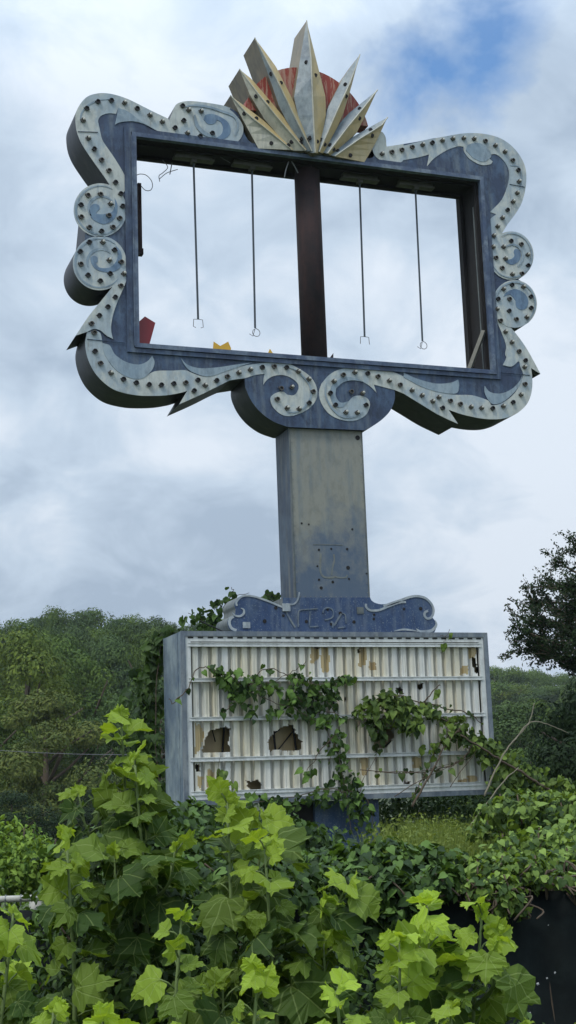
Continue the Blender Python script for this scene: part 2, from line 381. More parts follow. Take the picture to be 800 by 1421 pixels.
# centre right coil and the band to the lower right
coilR = Z([(225,330),(270,280),(330,250),(420,240),(520,245),(620,265),(700,300),(790,340)], 390, 450)
sheet('scroll_band', [coilR, [(587,537),(610,544.6),(632.5,548),(655,548.7),(677.5,556),(682.5,562.5),(697.5,559),(712.5,547.5),(721,534),(726,520),(722.5,510),(721,502.5)],
    [(721,502.5),(702.5,495),(702.5,480),(697.5,465),(690,447.5),(684,432.5)], [(684,432.5),(690,415),(705,420),(705,450)], [(705,450),(717.5,465),(730,482.5),(740,500),(750,519)], [(737,511)],
    curlBR[::-1], [(635.7,588.4)], underR[::-1][1:], Z([(633,366),(580,352),(515,335)], 390, 450), Z([(515,335),(522,355),(530,380)], 390, 450), Z([(530,380),(495,345),(455,320)], 390, 450),
    Z([(455,320),(400,312),(340,325),(305,360),(305,400),(330,435),(372,430),(400,403),(440,397),(480,413),(494,450),(470,505),(410,535),(340,532),(270,500),(225,440),(211,380),(225,330)], 390, 450)], 1, M['cream'])
sheet('scroll_leaf', [Z([(270,375),(290,330),(350,295),(410,300),(455,320),(400,312),(345,323),(305,358)], 390, 450), Z([(305,358),(304,400),(330,435),(372,430)], 390, 450), Z([(372,430),(340,462),(300,455),(278,420),(270,375)], 390, 450)], 2, M['paleblue'])
sheet('scroll_leaf', [Z([(0,590),(80,625),(180,650),(260,645),(303,628)], 560, 370), Z([(303,628),(308,665),(290,705),(200,698),(100,668),(0,615)], 560, 370)], 2, M['paleblue'])
sheet('scroll_leaf', [Z([(450,663),(480,697),(540,705),(600,680),(645,635),(658,600)], 560, 370), Z([(658,600),(648,650),(605,708),(550,752),(500,765),(472,745),(450,700),(450,663)], 560, 370)], 2, M['paleblue'])
sheet('scroll_leaf', [Z([(640,522),(600,555),(550,548)], 560, 370), Z([(550,548),(570,505),(572,440)], 560, 370), Z([(572,440),(610,470),(638,500),(640,522)], 560, 370)], 2, M['cream'])
# painted turns of the spirals
def turn(name, pts, w, m, lv=3, taper=True):
    P = cr([tuple(S(a, b)) for a, b in pts], 5); k = len(P); mb = MB(); L = []; Q = []
    for i, p in enumerate(P):
        d = (P[min(i+1, k-1)]-P[max(i-1, 0)]).normalized(); nn = Vector((-d.z, 0, d.x)); ww = w*.5*((math.sin(math.pi*(i+.5)/k))**.5 if taper else 1)
        L.append(p+nn*ww); Q.append(p-nn*ww)
    y = -.004*lv-.002
    fr = [Vector((v.x, y, v.z)) for v in L+Q]; bk = [Vector((v.x, y+.003, v.z)) for v in L+Q]; fs = []
    for i in range(k-1): fs += [(i, i+1, k+i+1, k+i), (i, 2*k+i, 2*k+i+1, i+1), (k+i, k+i+1, 3*k+i+1, 3*k+i)]
    mb.add(fr+bk, fs); return part(name, mb, m)
def sp(c, r0_, r1_, a0, a1, ky=1.0): return [(c[0]+(r0_+(r1_-r0_)*t/14)*math.cos(math.radians(a0+(a1-a0)*t/14)), c[1]-ky*(r0_+(r1_-r0_)*t/14)*math.sin(math.radians(a0+(a1-a0)*t/14))) for t in range(15)]
turn('scroll_turn', sp(c1, 33.5, 33.5, 60, 330), .022, M['paleblue']); turn('scroll_turn', sp(c1, 21, 15, 20, 215), .03, M['paleblue'])
turn('scroll_turn', sp(c2, 34, 34, 50, 320), .022, M['paleblue']); turn('scroll_turn', sp(c2, 20, 17, 40, 200), .03, M['paleblue'])
turn('scroll_turn', sp(cr1, 28.5, 28.5, -150, 120, 1.07), .022, M['paleblue'], 4); turn('scroll_turn', sp(cr1, 13, 17, 130, -60, 1.07), .028, M['paleblue'], 4)
turn('scroll_turn', sp(cr2, 28, 28, -60, 200, 1.07), .022, M['paleblue'], 4)
turn('scroll_turn', Z([(250,330),(245,390),(270,450),(310,495),(350,515),(410,512),(455,488)], 390, 450), .026, M['paleblue']); turn('scroll_turn', Z([(20,232),(80,255),(125,295),(160,345),(165,400),(140,450),(95,485),(40,492)], 390, 450), .022, M['paleblue'])
turn('scroll_turn', Z([(130,560),(190,548),(270,555),(350,580),(420,610),(440,660),(425,715)], 220, 10), .03, M['paleblue']); turn('scroll_turn', Z([(200,600),(215,660),(260,705),(320,725)], 220, 10), .05, M['paleblue'])
turn('scroll_turn', Z([(128,240),(132,195),(165,150),(225,118),(290,112)], 80, 110), .018, M['paleblue'], 2)
turn('scroll_turn', Z([(590,320),(640,330),(655,395),(640,470)], 560, 150), .018, M['paleblue'], 2)
# right volutes
sheet('volute_ring', [arc(cr1, 31.3, 33.5, 0, 359, 40)], 2, M['cream'])
sheet('volute_ring', [arc(cr2, 30.8, 33, 0, 359, 40)], 2, M['cream'])
sheet('volute_eye', [Z([(610,800),(618,785),(640,790),(650,820),(635,855),(600,872),(565,855),(550,830)], 560, 150), Z([(550,830),(575,842),(600,838),(614,822),(610,800)], 560, 150)], 3, M['deepblue'])
sheet('volute_eye', [Z([(620,190),(625,225),(652,242),(682,230),(690,190),(670,150),(620,127),(575,140),(552,168)], 560, 370), Z([(552,168),(590,158),(620,190)], 560, 370)], 3, M['deepblue'])
# upper right S band
sheet('scroll_band', [TRout[::-1], [(696,325),(702,338),(690,352),(679,345)], Z([(470,740),(465,670),(480,620),(515,590)], 560, 150), Z([(480,578),(545,510),(578,430),(587,370),(575,320),(540,275),(510,257),(483,258)], 560, 150),
    Z([(483,258),(478,280),(495,298)], 560, 150), Z([(495,298),(480,313),(430,316),(370,285),(338,245),(333,215)], 560, 150), Z([(333,215),(300,214),(240,235),(170,280),(130,325)], 560, 150), Z([(130,325),(138,285),(142,258)], 560, 150),
    Z([(142,258),(80,275),(0,290)], 560, 150), [(560,222.5),(555,225.5),(535,225),(522.5,218.7),(517,207.5),(518.7,195),(522,188)], [(522,188),(529,182.8),(535,190),(536.5,203.7)], [(536.5,203.7),(552.5,201.3),(560,200)]], 1, M['cream'])
sheet('scroll_leaf', [Z([(345,235),(360,205),(420,195),(470,230),(486,262),(478,280),(440,300),(385,280)], 560, 150)], 2, M['paleblue'])

# ---- raised rim around the opening + side strips
def ringbars(name, o, i, y0, y1, m, label=None):
    (ax0, az0, ax1, az1), (bx0, bz0, bx1, bz1) = o, i
    mb = MB()
    A = [(ax0, az0), (ax1, az0), (ax1, az1), (ax0, az1)]; B = [(bx0, bz0), (bx1, bz0), (bx1, bz1), (bx0, bz1)]
    vs = [(x, y0, z) for x, z in A]+[(x, y0, z) for x, z in B]+[(x, y1, z) for x, z in A]+[(x, y1, z) for x, z in B]
    fs = []
    for k in range(4):
        j = (k+1) % 4
        fs += [(k, j, 4+j, 4+k), (8+j, 8+k, 12+k, 12+j), (8+k, 8+j, j, k), (4+k, 4+j, 12+j, 12+k)]
    mb.add(vs, fs); return part(name, mb, m, label=label)
e = .045
ringbars('rim', (FXL-e, FZB-e, FXR+e, FZT+e), (FXL+.004, FZB+.004, FXR-.004, FZT-.004), -.035, .03, M['rim'])
ringbars('rim_strip', (FXL-.13, FZB-.10, FXR+.11, FZT+.10), (FXL-e-.006, FZB-e-.006, FXR+e+.006, FZT+e+.006), -.021, -.0005, M['blue'])
mb = MB(); mb.box((FXL-.055, -.046, FZB-.03), (FXL-.045, -.0365, FZT)); part('trim_bead', mb, M['rim'])
# seams of the sheet metal (raised laps)
for (a, b) in (((108,183),(136,184)), ((121,471),(174,476)), ((707,256),(728,260)), ((694,517),(735,521)), ((448.7,590),(449,596))):
    p, q = S(*a), S(*b); mb = MB(); mb.tube([(p.x, -.011, p.z), (q.x, -.011, q.z)], .004, 4); part('panel_seam', mb, M['blue'])

# ---- inside of the frame: lining, top beam, fixtures, rods
mb = MB()
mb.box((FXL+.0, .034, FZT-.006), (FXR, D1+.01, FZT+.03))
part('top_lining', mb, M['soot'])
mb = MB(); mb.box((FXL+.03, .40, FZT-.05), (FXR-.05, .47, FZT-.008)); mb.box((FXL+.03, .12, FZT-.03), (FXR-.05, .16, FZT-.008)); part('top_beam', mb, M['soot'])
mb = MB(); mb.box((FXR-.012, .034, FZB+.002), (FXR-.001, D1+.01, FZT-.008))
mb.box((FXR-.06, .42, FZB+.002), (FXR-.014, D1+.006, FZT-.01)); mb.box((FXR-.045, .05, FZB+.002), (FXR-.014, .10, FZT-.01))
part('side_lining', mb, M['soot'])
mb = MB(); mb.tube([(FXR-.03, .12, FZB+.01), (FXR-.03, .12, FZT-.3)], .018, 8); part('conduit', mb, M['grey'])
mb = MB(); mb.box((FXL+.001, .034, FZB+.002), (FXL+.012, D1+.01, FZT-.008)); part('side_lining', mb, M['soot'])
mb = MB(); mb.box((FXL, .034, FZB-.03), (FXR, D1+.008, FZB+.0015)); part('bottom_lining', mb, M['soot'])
# narrow rusty bracket on the left, hanging inside
p = S(190, 256, .45); q = S(196.5, 353, .45)
mb = MB(); mb.box((p.x+.0, .40, q.z), (q.x, .46, p.z)); mb.box((p.x+.0, .39, q.z-.02), (q.x+.01, .47, q.z+.05)); part('side_bracket', mb, M['steel'])
rods = [((269, 226), (276, 443)), ((350, 237), (352.5, 455)), ((499.5, 257), (504, 467)), ((577, 266), (585, 473))]
for i, (a, b) in enumerate(rods):
    Y = .24
    p, q = S(a[0], a[1], Y), S(b[0], b[1], Y)
    x = p.x
    fx = MB()
    fx.box((x-.24, Y-.05, FZT-.075), (x+.24, Y+.05, FZT-.055)); fx.box((x-.22, Y-.04, FZT-.055), (x+.22, Y+.04, FZT-.007))
    for sx in (-1, 1): fx.box((x+sx*.20-.03, Y-.07, FZT-.085), (x+sx*.20+.03, Y+.03, FZT-.0755))
    fx.box((x-.03, Y-.04, FZT-.11), (x+.03, Y+.04, FZT-.0755))
    f = part('hanger_plate', fx, M['dullmetal'])
    rb = MB(); rb.tube([(x, Y, FZT-.10), (x+(q.x-x)*.6, Y, q.z)], .0125, 6)
    r = part('hanging_rod', rb, M['rod'])
    xe = x+(q.x-x)*.6
    hk = MB()
    if i in (0, 2):
        for s in (-1, 1):
            hk.tube([(xe, Y, q.z), (xe+s*.052, Y, q.z-.004), (xe+s*.058, Y, q.z-.09)]+([(xe+s*.03, Y, q.z-.10)] if i == 0 else []), .004, 5)
    else:
        pts = [(xe, Y, q.z)]
        for k in range(14):
            t = math.radians(60-k*24); pts.append((xe+.012+.045*math.cos(t), Y, q.z-.055+.045*math.sin(t)))
        pts += [(xe-.03, Y, q.z-.10), (xe-.07, Y, q.z-.075)]
        hk.tube(pts, .004, 5)
    part('rod_hook', hk, M['wire'], parent=r)
# dangling wires
def wire(pts, Y, r=.0045, m='wire'):
    w = [S(a, b, Y) for a, b in pts]
    c = cr([tuple(v) for v in w], 5); mb = MB(); mb.tube(c, r, 5); part('loose_wire', mb, M[m])
wire([(190,243),(195,241.5),(203,243),(210,250),(212,258),(209,264),(202,264),(196,258)], .3)
wire([(226,222),(233,232),(226,240),(221,244),(222,252)], .3); wire([(239,226),(236,242)], .3, .006); wire([(222,248),(232,240),(247,235)], .3)
wire([(303,214),(308,219),(320,226)], .2); wire([(394,222),(404,223),(414,240)], .1, .007, 'metal'); wire([(401,224),(397,236),(395,246)], .06, .007, 'metal')
# rusty mast through the opening
pl, pr = S(412, 300, .3), S(447.5, 300, .3)
mx0, mx1 = pl.x-.012, pr.x-.035
mb = MB(); mb.tube([((mx0+mx1)/2, .27, FZB-.06), ((mx0+mx1)/2, .27, FZT+.2)], (mx1-mx0)/2, 28); part('steel_mast', mb, M['steel'], smooth=True)
# broken plastic left in the frame
def shard(name, pts, Y, m, label, th=.012):
    mb = MB(); slab(mb, [Vector(p) for p in pts], Y, Y+th, plane=Y); part(name, mb, m, label=label)
shard('broken_panel', [(193.5,480),(193.5,446),(201.5,439),(216,448),(207.5,479)], .06, M['redplastic'], 'broken dark red plastic piece in the lower left corner')
shard('broken_panel', [(295,496),(297,474),(306,480),(317,474),(321,483),(320,497)], .06, M['yellowplastic'], 'broken yellow plastic piece on the bottom edge')
shard('broken_panel', [(368,500),(375,484),(379,490),(379,501)], .06, M['yellowplastic'], 'small yellow plastic remnant near the mast')
shard('broken_panel', [(454,502),(463,490),(463,499),(472,499.5),(472,503)], .06, M['steel'], 'small dark jagged remnant right of the mast')
p, q = S(651, 513, .06), S(671, 460, .06)
mb = MB(); mb.tube([(p.x, .05, p.z), (q.x, .05, q.z)], .032, 4); part('loose_strip', mb, M['dullmetal'])

# ---- sockets
SK = Z([(225,125),(300,118),(373,132),(443,163),(514,200),(583,237),(163,163),(143,228),(172,328),(205,388),(246,449),(287,508),(323,573),(352,636),(362,705),(346,772),(309,822),(245,844),(178,823),(133,765),(131,698),(170,645),(240,640),(295,692),(286,757),(177,905),(252,905),(317,948),(127,957)], 80, 110)
SK += Z([(288,85),(355,95),(293,160),(238,200),(170,168),(131,107),(369,160),(353,228),(321,290),(280,344),(233,392),(190,437),(205,487),(209,590),(240,657),(297,710),(367,745),(438,765),(509,775),(577,777),(646,770),(713,765)], 80, 340)
SK += Z([(220,310),(199,369),(261,339),(324,312),(384,291),(447,269),(511,252),(577,239),(644,235),(712,240),(777,262),(682,356),(741,350),(661,416),(715,465),(782,470)], 220, 450)
SK += Z([(155,305),(180,374),(157,437),(295,317),(275,382),(303,448),(361,489),(424,491),(473,449),(392,375),(453,383),(347,281),(411,267),(482,273),(540,290),(602,314),(663,337),(728,366),(784,395)], 390, 450)
SK += Z([(135,548),(169,572),(238,578),(141,630),(93,670),(162,700),(233,717),(300,700)], 220, 10)
SK += Z([(163,748),(197,725),(218,785),(262,746),(317,763),(376,779),(434,785),(496,787),(555,775),(609,753),(653,711),(676,653),(673,558),(678,521),(643,471),(603,420),(567,362),(540,301),(520,236),(526,180),(556,125),(603,102),(666,113),(708,167),(709,230),(685,281),(628,293),(587,246),(590,181)], 560, 370)
SK += Z([(50,218),(107,204),(161,193),(217,181),(275,171),(335,168),(393,171),(456,184),(511,208),(564,243),(608,291),(638,345),(642,408),(632,472),(609,520),(578,566),(550,610),(523,657),(502,709),(498,771),(515,832),(549,889),(605,923),(659,920),(692,874),(690,815),(655,757),(598,738),(556,771),(567,836)], 560, 150)
SK += Z([(602,815),(657,805),(713,793)], 380, 10)
def socket_mb(kind):
    mb = MB(); R = .033
    # diamond plate, dark bent edges
    sq = [(R*1.15, 0), (R*.30, R*.8), (-R*1.15, 0), (-R*.30, -R*.8)]
    mb.add([(x, -.017, z) for x, z in sq]+[(x*.9, -.0125, z*.9) for x, z in sq], [(3, 2, 1, 0), (0, 1, 5, 4), (1, 2, 6, 5), (2, 3, 7, 6), (3, 0, 4, 7)], 0)
    n = 12
    ring = lambda r, y: [(r*math.cos(2*math.pi*k/n), y, r*math.sin(2*math.pi*k/n)) for k in range(n)]
    vs = ring(.026, -.0175)+ring(.026, -.034)+ring(.019, -.034)+ring(.017, -.019)
    fs = [(a*n+k, a*n+(k+1) % n, (a+1)*n+(k+1) % n, (a+1)*n+k) for a in range(3) for k in range(n)]
    mb.add(vs, fs, 1 if kind != 0 else 0); mb.add(ring(.017, -.020), [tuple(range(n))], 0)
    if kind == 1:  # broken lamp base still in
        vs = ring(.014, -.0205)+ring(.016, -.05)+ring(.007, -.056); vs = [(x+.006, y, z+.004) for x, y, z in vs]
        mb.add(vs, [(a*n+k, a*n+(k+1) % n, (a+1)*n+(k+1) % n, (a+1)*n+k) for a in range(2) for k in range(n)]+[tuple(2*n+k for k in range(n))], 2)
    if kind == 2:  # bent tab
        mb.box((-.034, -.034, -.006), (-.028, -.0175, .016), 1)
    return mb
M['sock'] = plain('socket_black', (.012, .012, .013), .5); M['sockrim'] = plain('socket_rim', (.11, .10, .085), .5, .4, 40, .4); M['sockcap'] = plain('socket_cap', (.42, .42, .38), .4, .4, 40)
sm = []
for k in range(3):
    o = socket_mb(k).build('bulb_socket', [M['sock'], M['sockrim'], M['sockcap']]); sm.append(o.data); bpy.data.objects.remove(o)
SK = sorted(SK, key=lambda p: (S(p[0], p[1]) - CAM).length)
rest = MB()
for i, (x, y) in enumerate(SK):
    w = S(x, y, -.012); k = random.choice((0, 0, 1, 2) if x < 470 else (0, 1, 1, 2))
    if i < 100:
        o = bpy.data.objects.new('bulb_socket', sm[k]); COL.objects.link(o); o.parent = sign; o.location = w-ROOT
        o.location.y = 0-ROOT.y+.002; o.rotation_euler = (0, uni(-.25, .25), 0)
    else:
        me = sm[k]; rest.add([(v.co.x+w.x, v.co.y+.002, v.co.z+w.z) for v in me.vertices], [tuple(p.vertices) for p in me.polygons], 0)
        for j, p in enumerate(me.polygons): rest.mi[len(rest.mi)-len(me.polygons)+j] = p.material_index
o = part('bulb_socket', rest, [M['sock'], M['sockrim'], M['sockcap']]); o['kind'] = 'stuff'

# ---- sunburst
cen = S(428, 180)
mb = MB()
n = 64; R0 = .79
for k in range(n):
    pass
ringp = [(cen.x+R0*math.cos(2*math.pi*k/n), cen.z+R0*math.sin(2*math.pi*k/n)) for k in range(n)]
vs = [(x, .006, z) for x, z in ringp if z > S(345, 153).z]; kx = len(vs)
vs2 = [(x, .20, z) for x, y, z in vs]
mb.add(vs+vs2, [tuple(range(kx))[::-1], tuple(range(kx, 2*kx))]+[(i, (i+1) % kx, kx+(i+1) % kx, kx+i) for i in range(kx)])
part('sun_disc', mb, M['red'])
def ray(tip, L, ridge, Rr, d=.42, lift=.10, mL='rayblue', mR='raytan', yo=-.05):
    """a boxed blade: L / R edges from tip to base, ridge between them standing proud, sides run back"""
    n = 7
    def samp(pts):
        P = [Vector(p) for p in pts]; ls = [0]
        for a, b in zip(P, P[1:]): ls.append(ls[-1]+(b-a).length)
        out = []
        for k in range(n+1):
            t = ls[-1]*k/n; i = max(j for j in range(len(P)) if ls[j] <= t+1e-9); i = min(i, len(P)-2)
            f = (t-ls[i])/(ls[i+1]-ls[i]); out.append(P[i]*(1-f)+P[i+1]*f)
        return out
    A = samp([tip]+L); C = samp([tip]+Rr); B = samp([tip]+ridge)
    a = [S(p.x, p.y, yo) for p in A]; c = [S(p.x, p.y, yo) for p in C]
    b = [S(p.x, p.y, yo-lift*min(1, 2.2*k/n)*(1-.45*k/n)) for k, p in enumerate(B)]
    mb = MB(); o = 0
    vs = a+b+c+[v+Vector((0, d, 0)) for v in a]+[v+Vector((0, d, 0)) for v in c]
    N1 = n+1; fs = []; mi = []
    for k in range(n):
        fs.append((k, N1+k, N1+k+1, k+1)[::-1]); mi.append(0)
        fs.append((N1+k, 2*N1+k, 2*N1+k+1, N1+k+1)[::-1]); mi.append(1)
        fs.append((k, k+1, 3*N1+k+1, 3*N1+k)); mi.append(2)
        fs.append((2*N1+k, 4*N1+k, 4*N1+k+1, 2*N1+k+1)); mi.append(2)
        fs.append((3*N1+k, 3*N1+k+1, 4*N1+k+1, 4*N1+k)); mi.append(2)
    fs.append((n, N1+n, 2*N1+n, 4*N1+n, 3*N1+n)); mi.append(2)
    mb.v = [tuple(v) for v in vs]; mb.f = fs; mb.mi = mi; mb.tone = [0]*len(vs); mb.uv = [(0, 0)]*len(vs)
    rb = part('sun_ray', mb, [M[mL], M[mR], M['rayside']])
    e = MB(); e.tube([v+Vector((0, -.004, 0)) for v in b], .008, 5); part('ridge_trim', e, M['raycream'], parent=rb)
    for t, dx in ((2.2, -.4), (2.9, .45), (6.2, -.45), (6.4, .4)):
        i = int(t); f = t-i; ee = (a if dx < 0 else c)
        pb = b[i].lerp(b[min(i+1, n)], f); pe = ee[i].lerp(ee[min(i+1, n)], f); pp = pb.lerp(pe, abs(dx))
        h = MB(); h.tube([pp+Vector((0, -.008, 0)), pp+Vector((0, .01, 0))], .024, 10); part('lamp_hole', h, M['black'], parent=rb)
ray((320,132.5), [(330,152.5),(346,182),(359,206)], [(345,160),(372,181),(405,208)], [(337,145),(370,170),(413,208)], yo=-.035, mL='raycream', lift=.07)
ray((332.5,96), [(347.5,132.5),(367,165),(405,209)], [(352,122),(382,160),(424,209)], [(350,110),(390,157.5),(428,206)], yo=-.05, mL='raycream')
ray((353.7,52.5), [(375,110),(390,155),(424,210)], [(384,110),(408,160),(433,210)], [(382,90),(407,139),(436,205)], yo=-.065)
ray((538,163), [(516,175),(490,190),(455,214)], [(530,174),(498,194),(465,217)], [(523.7,194),(515,210),(506,225)], d=.35, yo=-.035)
ray((524,125), [(502.5,142.5),(477.5,162.5),(446,211)], [(508,146),(484,175),(455,213)], [(509,157),(495,185),(459,216)], d=.35, yo=-.05)
ray((499.5,76), [(476,109),(455,150),(436,208)], [(489,108),(467,156),(443,211)], [(486,128),(474,166),(449,213)], d=.35, yo=-.065)
ray((425.7,28.7), [(415.5,90),(407.5,140),(430,212)], [(431.5,75),(434.5,150),(437.5,212)], [(441,90),(455,146),(443,213)], yo=-.085, lift=.14)

# ---- pylon, lower post
Y0 = .05
mb = MB(); mb.box((PXL, Y0, MZT-.02), (PXR, Y0+D3, FZB-.35)); 
py = part('pylon', mb, M['pylon'])
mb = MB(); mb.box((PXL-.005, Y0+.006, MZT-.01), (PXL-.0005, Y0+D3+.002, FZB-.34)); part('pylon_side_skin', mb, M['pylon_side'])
mb = MB(); mb.box((PXL-.006, Y0-.006, MZT+.36), (PXL+.012, Y0+.006, FZB-.37)); mb.box((PXR-.010, Y0-.006, MZT+.36), (PXR+.004, Y0+.006, FZB-.37)); part('corner_trim', mb, M['grey'])
# shallow frame outline where a small box sign once sat, screw holes
def strip(pts, w, y0, m, name, parent=sign, plane=Y0, th=.006, taper=False):
    P = [S(a, b, plane) for a, b in pts]; P = cr([tuple(v) for v in P], 5)
    k = len(P); mb = MB(); L = []; Rr = []
    for i, p in enumerate(P):
        d = (P[min(i+1, k-1)]-P[max(i-1, 0)]).normalized(); nn = Vector((-d.z, 0, d.x))
        ww = w*.5*(math.sin(math.pi*min(1, max(0, (i+.6)/(k+.2))))**.6 if taper else 1)
        L.append(p+nn*ww); Rr.append(p-nn*ww)
    fr = [Vector((v.x, y0, v.z)) for v in L+Rr]; bk = [Vector((v.x, y0+th, v.z)) for v in L+Rr]
    fs = []
    for i in range(k-1):
        fs += [(i, i+1, k+i+1, k+i), (2*k+i, 2*k+k+i, 2*k+k+i+1, 2*k+i+1), (i, 2*k+i, 2*k+i+1, i+1), (k+i, k+i+1, 3*k+i+1, 3*k+i)]
    fs += [(0, k, 3*k, 2*k), (k-1, 3*k-1, 4*k-1, 2*k-1)]
    mb.add(fr+bk, fs); return part(name, mb, m, parent)
q = lambda pts: Z(pts, 390, 700, 5.714)
M['tanfaint'] = painted('faint_tan_outline', (.17, .185, .17), (.11, .14, .165), (.20, .20, .175), sc1=12)
strip(q([(318,390),(312,470),(318,540),(345,575),(400,580),(420,575)]), .022, Y0-.003, M['tanfaint'], 'sign_outline', py)
strip(q([(424,572),(470,580),(515,578),(528,560)]), .018, Y0-.003, M['tanfaint'], 'sign_outline', py)
strip(q([(420,395),(424,440),(410,500),(402,560)]), .018, Y0-.003, M['tanfaint'], 'sign_outline', py)
strip(q([(258,318),(370,319),(490,322)]), .008, Y0-.003, M['grey'], 'sign_outline', py)
for x, y, r in ((302,360,.014),(400,352,.012),(526,354,.014),(290,490,.011),(533,502,.022),(303,597,.014),(412,615,.016),(320,662,.018),(540,590,.012),(165,150,.012),(222,158,.010),(567,197,.013),(680,548,.010)):
    w = S(*q([(x, y)])[0], Y0); h = MB(); h.tube([(w.x, Y0-.004, w.z), (w.x, Y0+.01, w.z)], r, 9); part('screw_hole', h, M['black'], py)
w = S(496.5, 607.5, Y0); h = MB(); h.tube([(w.x, Y0-.004, w.z), (w.x, Y0+.01, w.z)], .028, 12); part('screw_hole', h, M['black'], py)
mb = MB()
for k in range(22):
    zz = MZT+.45+k*.105
    for xx in (PXL+.025, PXR-.025): mb.tube([(xx, Y0-.004, zz), (xx, Y0+.004, zz)], .0055, 6)
for k in range(14): mb.tube([(PXL+.06+k*.06, Y0-.005, MZT+.40), (PXL+.06+k*.06, Y0+.004, MZT+.40)], .006, 6)
part('rivets', mb, M['metal'], py)
# lower post under the cabinet
mb = MB(); mb.box((PXL+.16, .12, -.05), (PXR+.02, .12+.5, MZB-.01)); part('lower_post', mb, M['scrollblue'])
mb = MB(); mb.box((PXL-.02, .17, -.05), (PXL+.157, .17+.42, MZB-.01)); part('steel_post', mb, M['black'])

# ---- base scroll panel on top of the cabinet
zA = lambda p: Z(p, 295, 810, 6.6667); zC = lambda p: Z(p, 490, 810, 6.154)
bsL = zA([(215,442),(175,425),(152,385),(148,350),(165,315),(195,298)])
bsL2 = zA([(195,298),(215,285),(222,240),(212,200),(222,160),(258,118),(310,100),(370,106),(430,123),(520,155),(600,190),(655,215)])
bsR = zC([(157,115),(170,140),(200,160),(255,172),(320,163),(400,135),(470,108),(540,97),(610,110),(660,145),(690,190),(699,240),(688,285)])
bsR2 = zC([(688,285),(712,315),(722,350),(718,385),(703,418)])
bso = runs([bsL, bsL2, [(394,834),(394,829)], [(515.2,828.5)], bsR, bsR2, [(603.5,879.5),(327,879.5)]])
BY = .03
mb = MB(); slab(mb, bso, BY-.0, BY+.42, None, 0, 1); bs = part('scroll_panel', mb, [M['scrollblue'], M['grey']])
def tr(pts, w=.022, taper=False, m='scrolltrim', name='panel_trim', lv=1): return strip(pts, w, BY-.003-.005*lv, M[m], name, bs, plane=BY, th=.005*lv+.002, taper=taper)
tr(zA([(222,432),(180,415),(160,380),(157,350),(172,318),(196,305)]), .028)
tr(zA([(185,268),(210,295),(255,300),(290,275),(288,240),(262,226)]), .024, True)
tr(zA([(225,205),(222,170),(262,125),(310,110),(370,116),(430,132),(520,164),(600,198),(650,218)]), .02)
tr(zC([(112,172),(112,200),(140,225),(185,230),(235,222),(320,187),(400,160),(450,157)]), .024)
tr(zC([(260,190),(330,172),(400,145),(470,118),(540,106),(610,120),(655,155),(680,195),(688,240),(670,285),(635,298),(612,275),(615,245),(640,232)]), .026)
tr(zC([(540,385),(570,405),(620,408),(670,400),(700,375),(712,345),(700,312)]), .032, True)
tr(zC([(350,405),(420,392),(480,395),(560,408)]), .022, True)
tr([(397.5,838),(407,838.5),(413,833),(415.5,822)], .016)
q2 = lambda pts: Z(pts, 385, 820, 6.667)
for pts, w_ in (([(80,190),(120,265),(165,340)], .020), ([(194,335),(194,205),(212,178),(250,172),(370,165)], .013), ([(303,190),(300,250),(295,322)], .013), ([(296,333),(340,331),(382,327)], .015),
              ([(420,205),(435,168),(470,155),(508,172),(520,210),(508,245),(470,262),(438,268)], .015), ([(525,322),(555,270),(592,212)], .017), ([(600,205),(628,225),(635,300)], .013), ([(560,342),(600,338),(632,332)], .015), ([(495,285),(515,300),(512,340)], .02)):
    tr(q2(pts), w_, False, 'ghost', 'letter_trace')
p, q_ = S(*q2([(45,118)])[0], BY), S(*q2([(118,190)])[0], BY)
mb = MB(); mb.box((p.x, BY-.02, q_.z), (q_.x, BY-.0005, p.z)); part('junction_plate', mb, M['scrolltrim'], bs)
p, q_ = S(*zA([(280,355)])[0], BY), S(*zA([(348,412)])[0], BY)
mb = MB(); mb.box((p.x, BY-.014, q_.z), (q_.x, BY-.0005, p.z)); part('junction_plate', mb, M['scrolltrim'], bs)
p, q_ = S(*q2([(735,150)])[0], BY), S(*q2([(800,212)])[0], BY)
mb = MB(); mb.box((p.x, BY-.008, q_.z), (q_.x, BY-.0005, p.z)); part('junction_plate', mb, M['grey'], bs)
for x, y, r in zA([(0, 0)]) and [(383,843.5,.02),(393.5,854.3,.016),(367.5,862,.022),(338,868,.008),(346,868,.008),(425.5,862.5,.02),(455,846,.014),(472.5,851,.02),(491.5,863,.02),(519.5,853,.014),(519,859,.016),(561,845,.016),(584,844.5,.022),(460,866,.018)]:
    w = S(x, y, BY); h = MB(); h.tube([(w.x, BY-.005, w.z), (w.x, BY+.01, w.z)], r, 7); part('screw_hole', h, M['black'], bs)

# ---- reader cabinet
mb = MB()
ft = .05
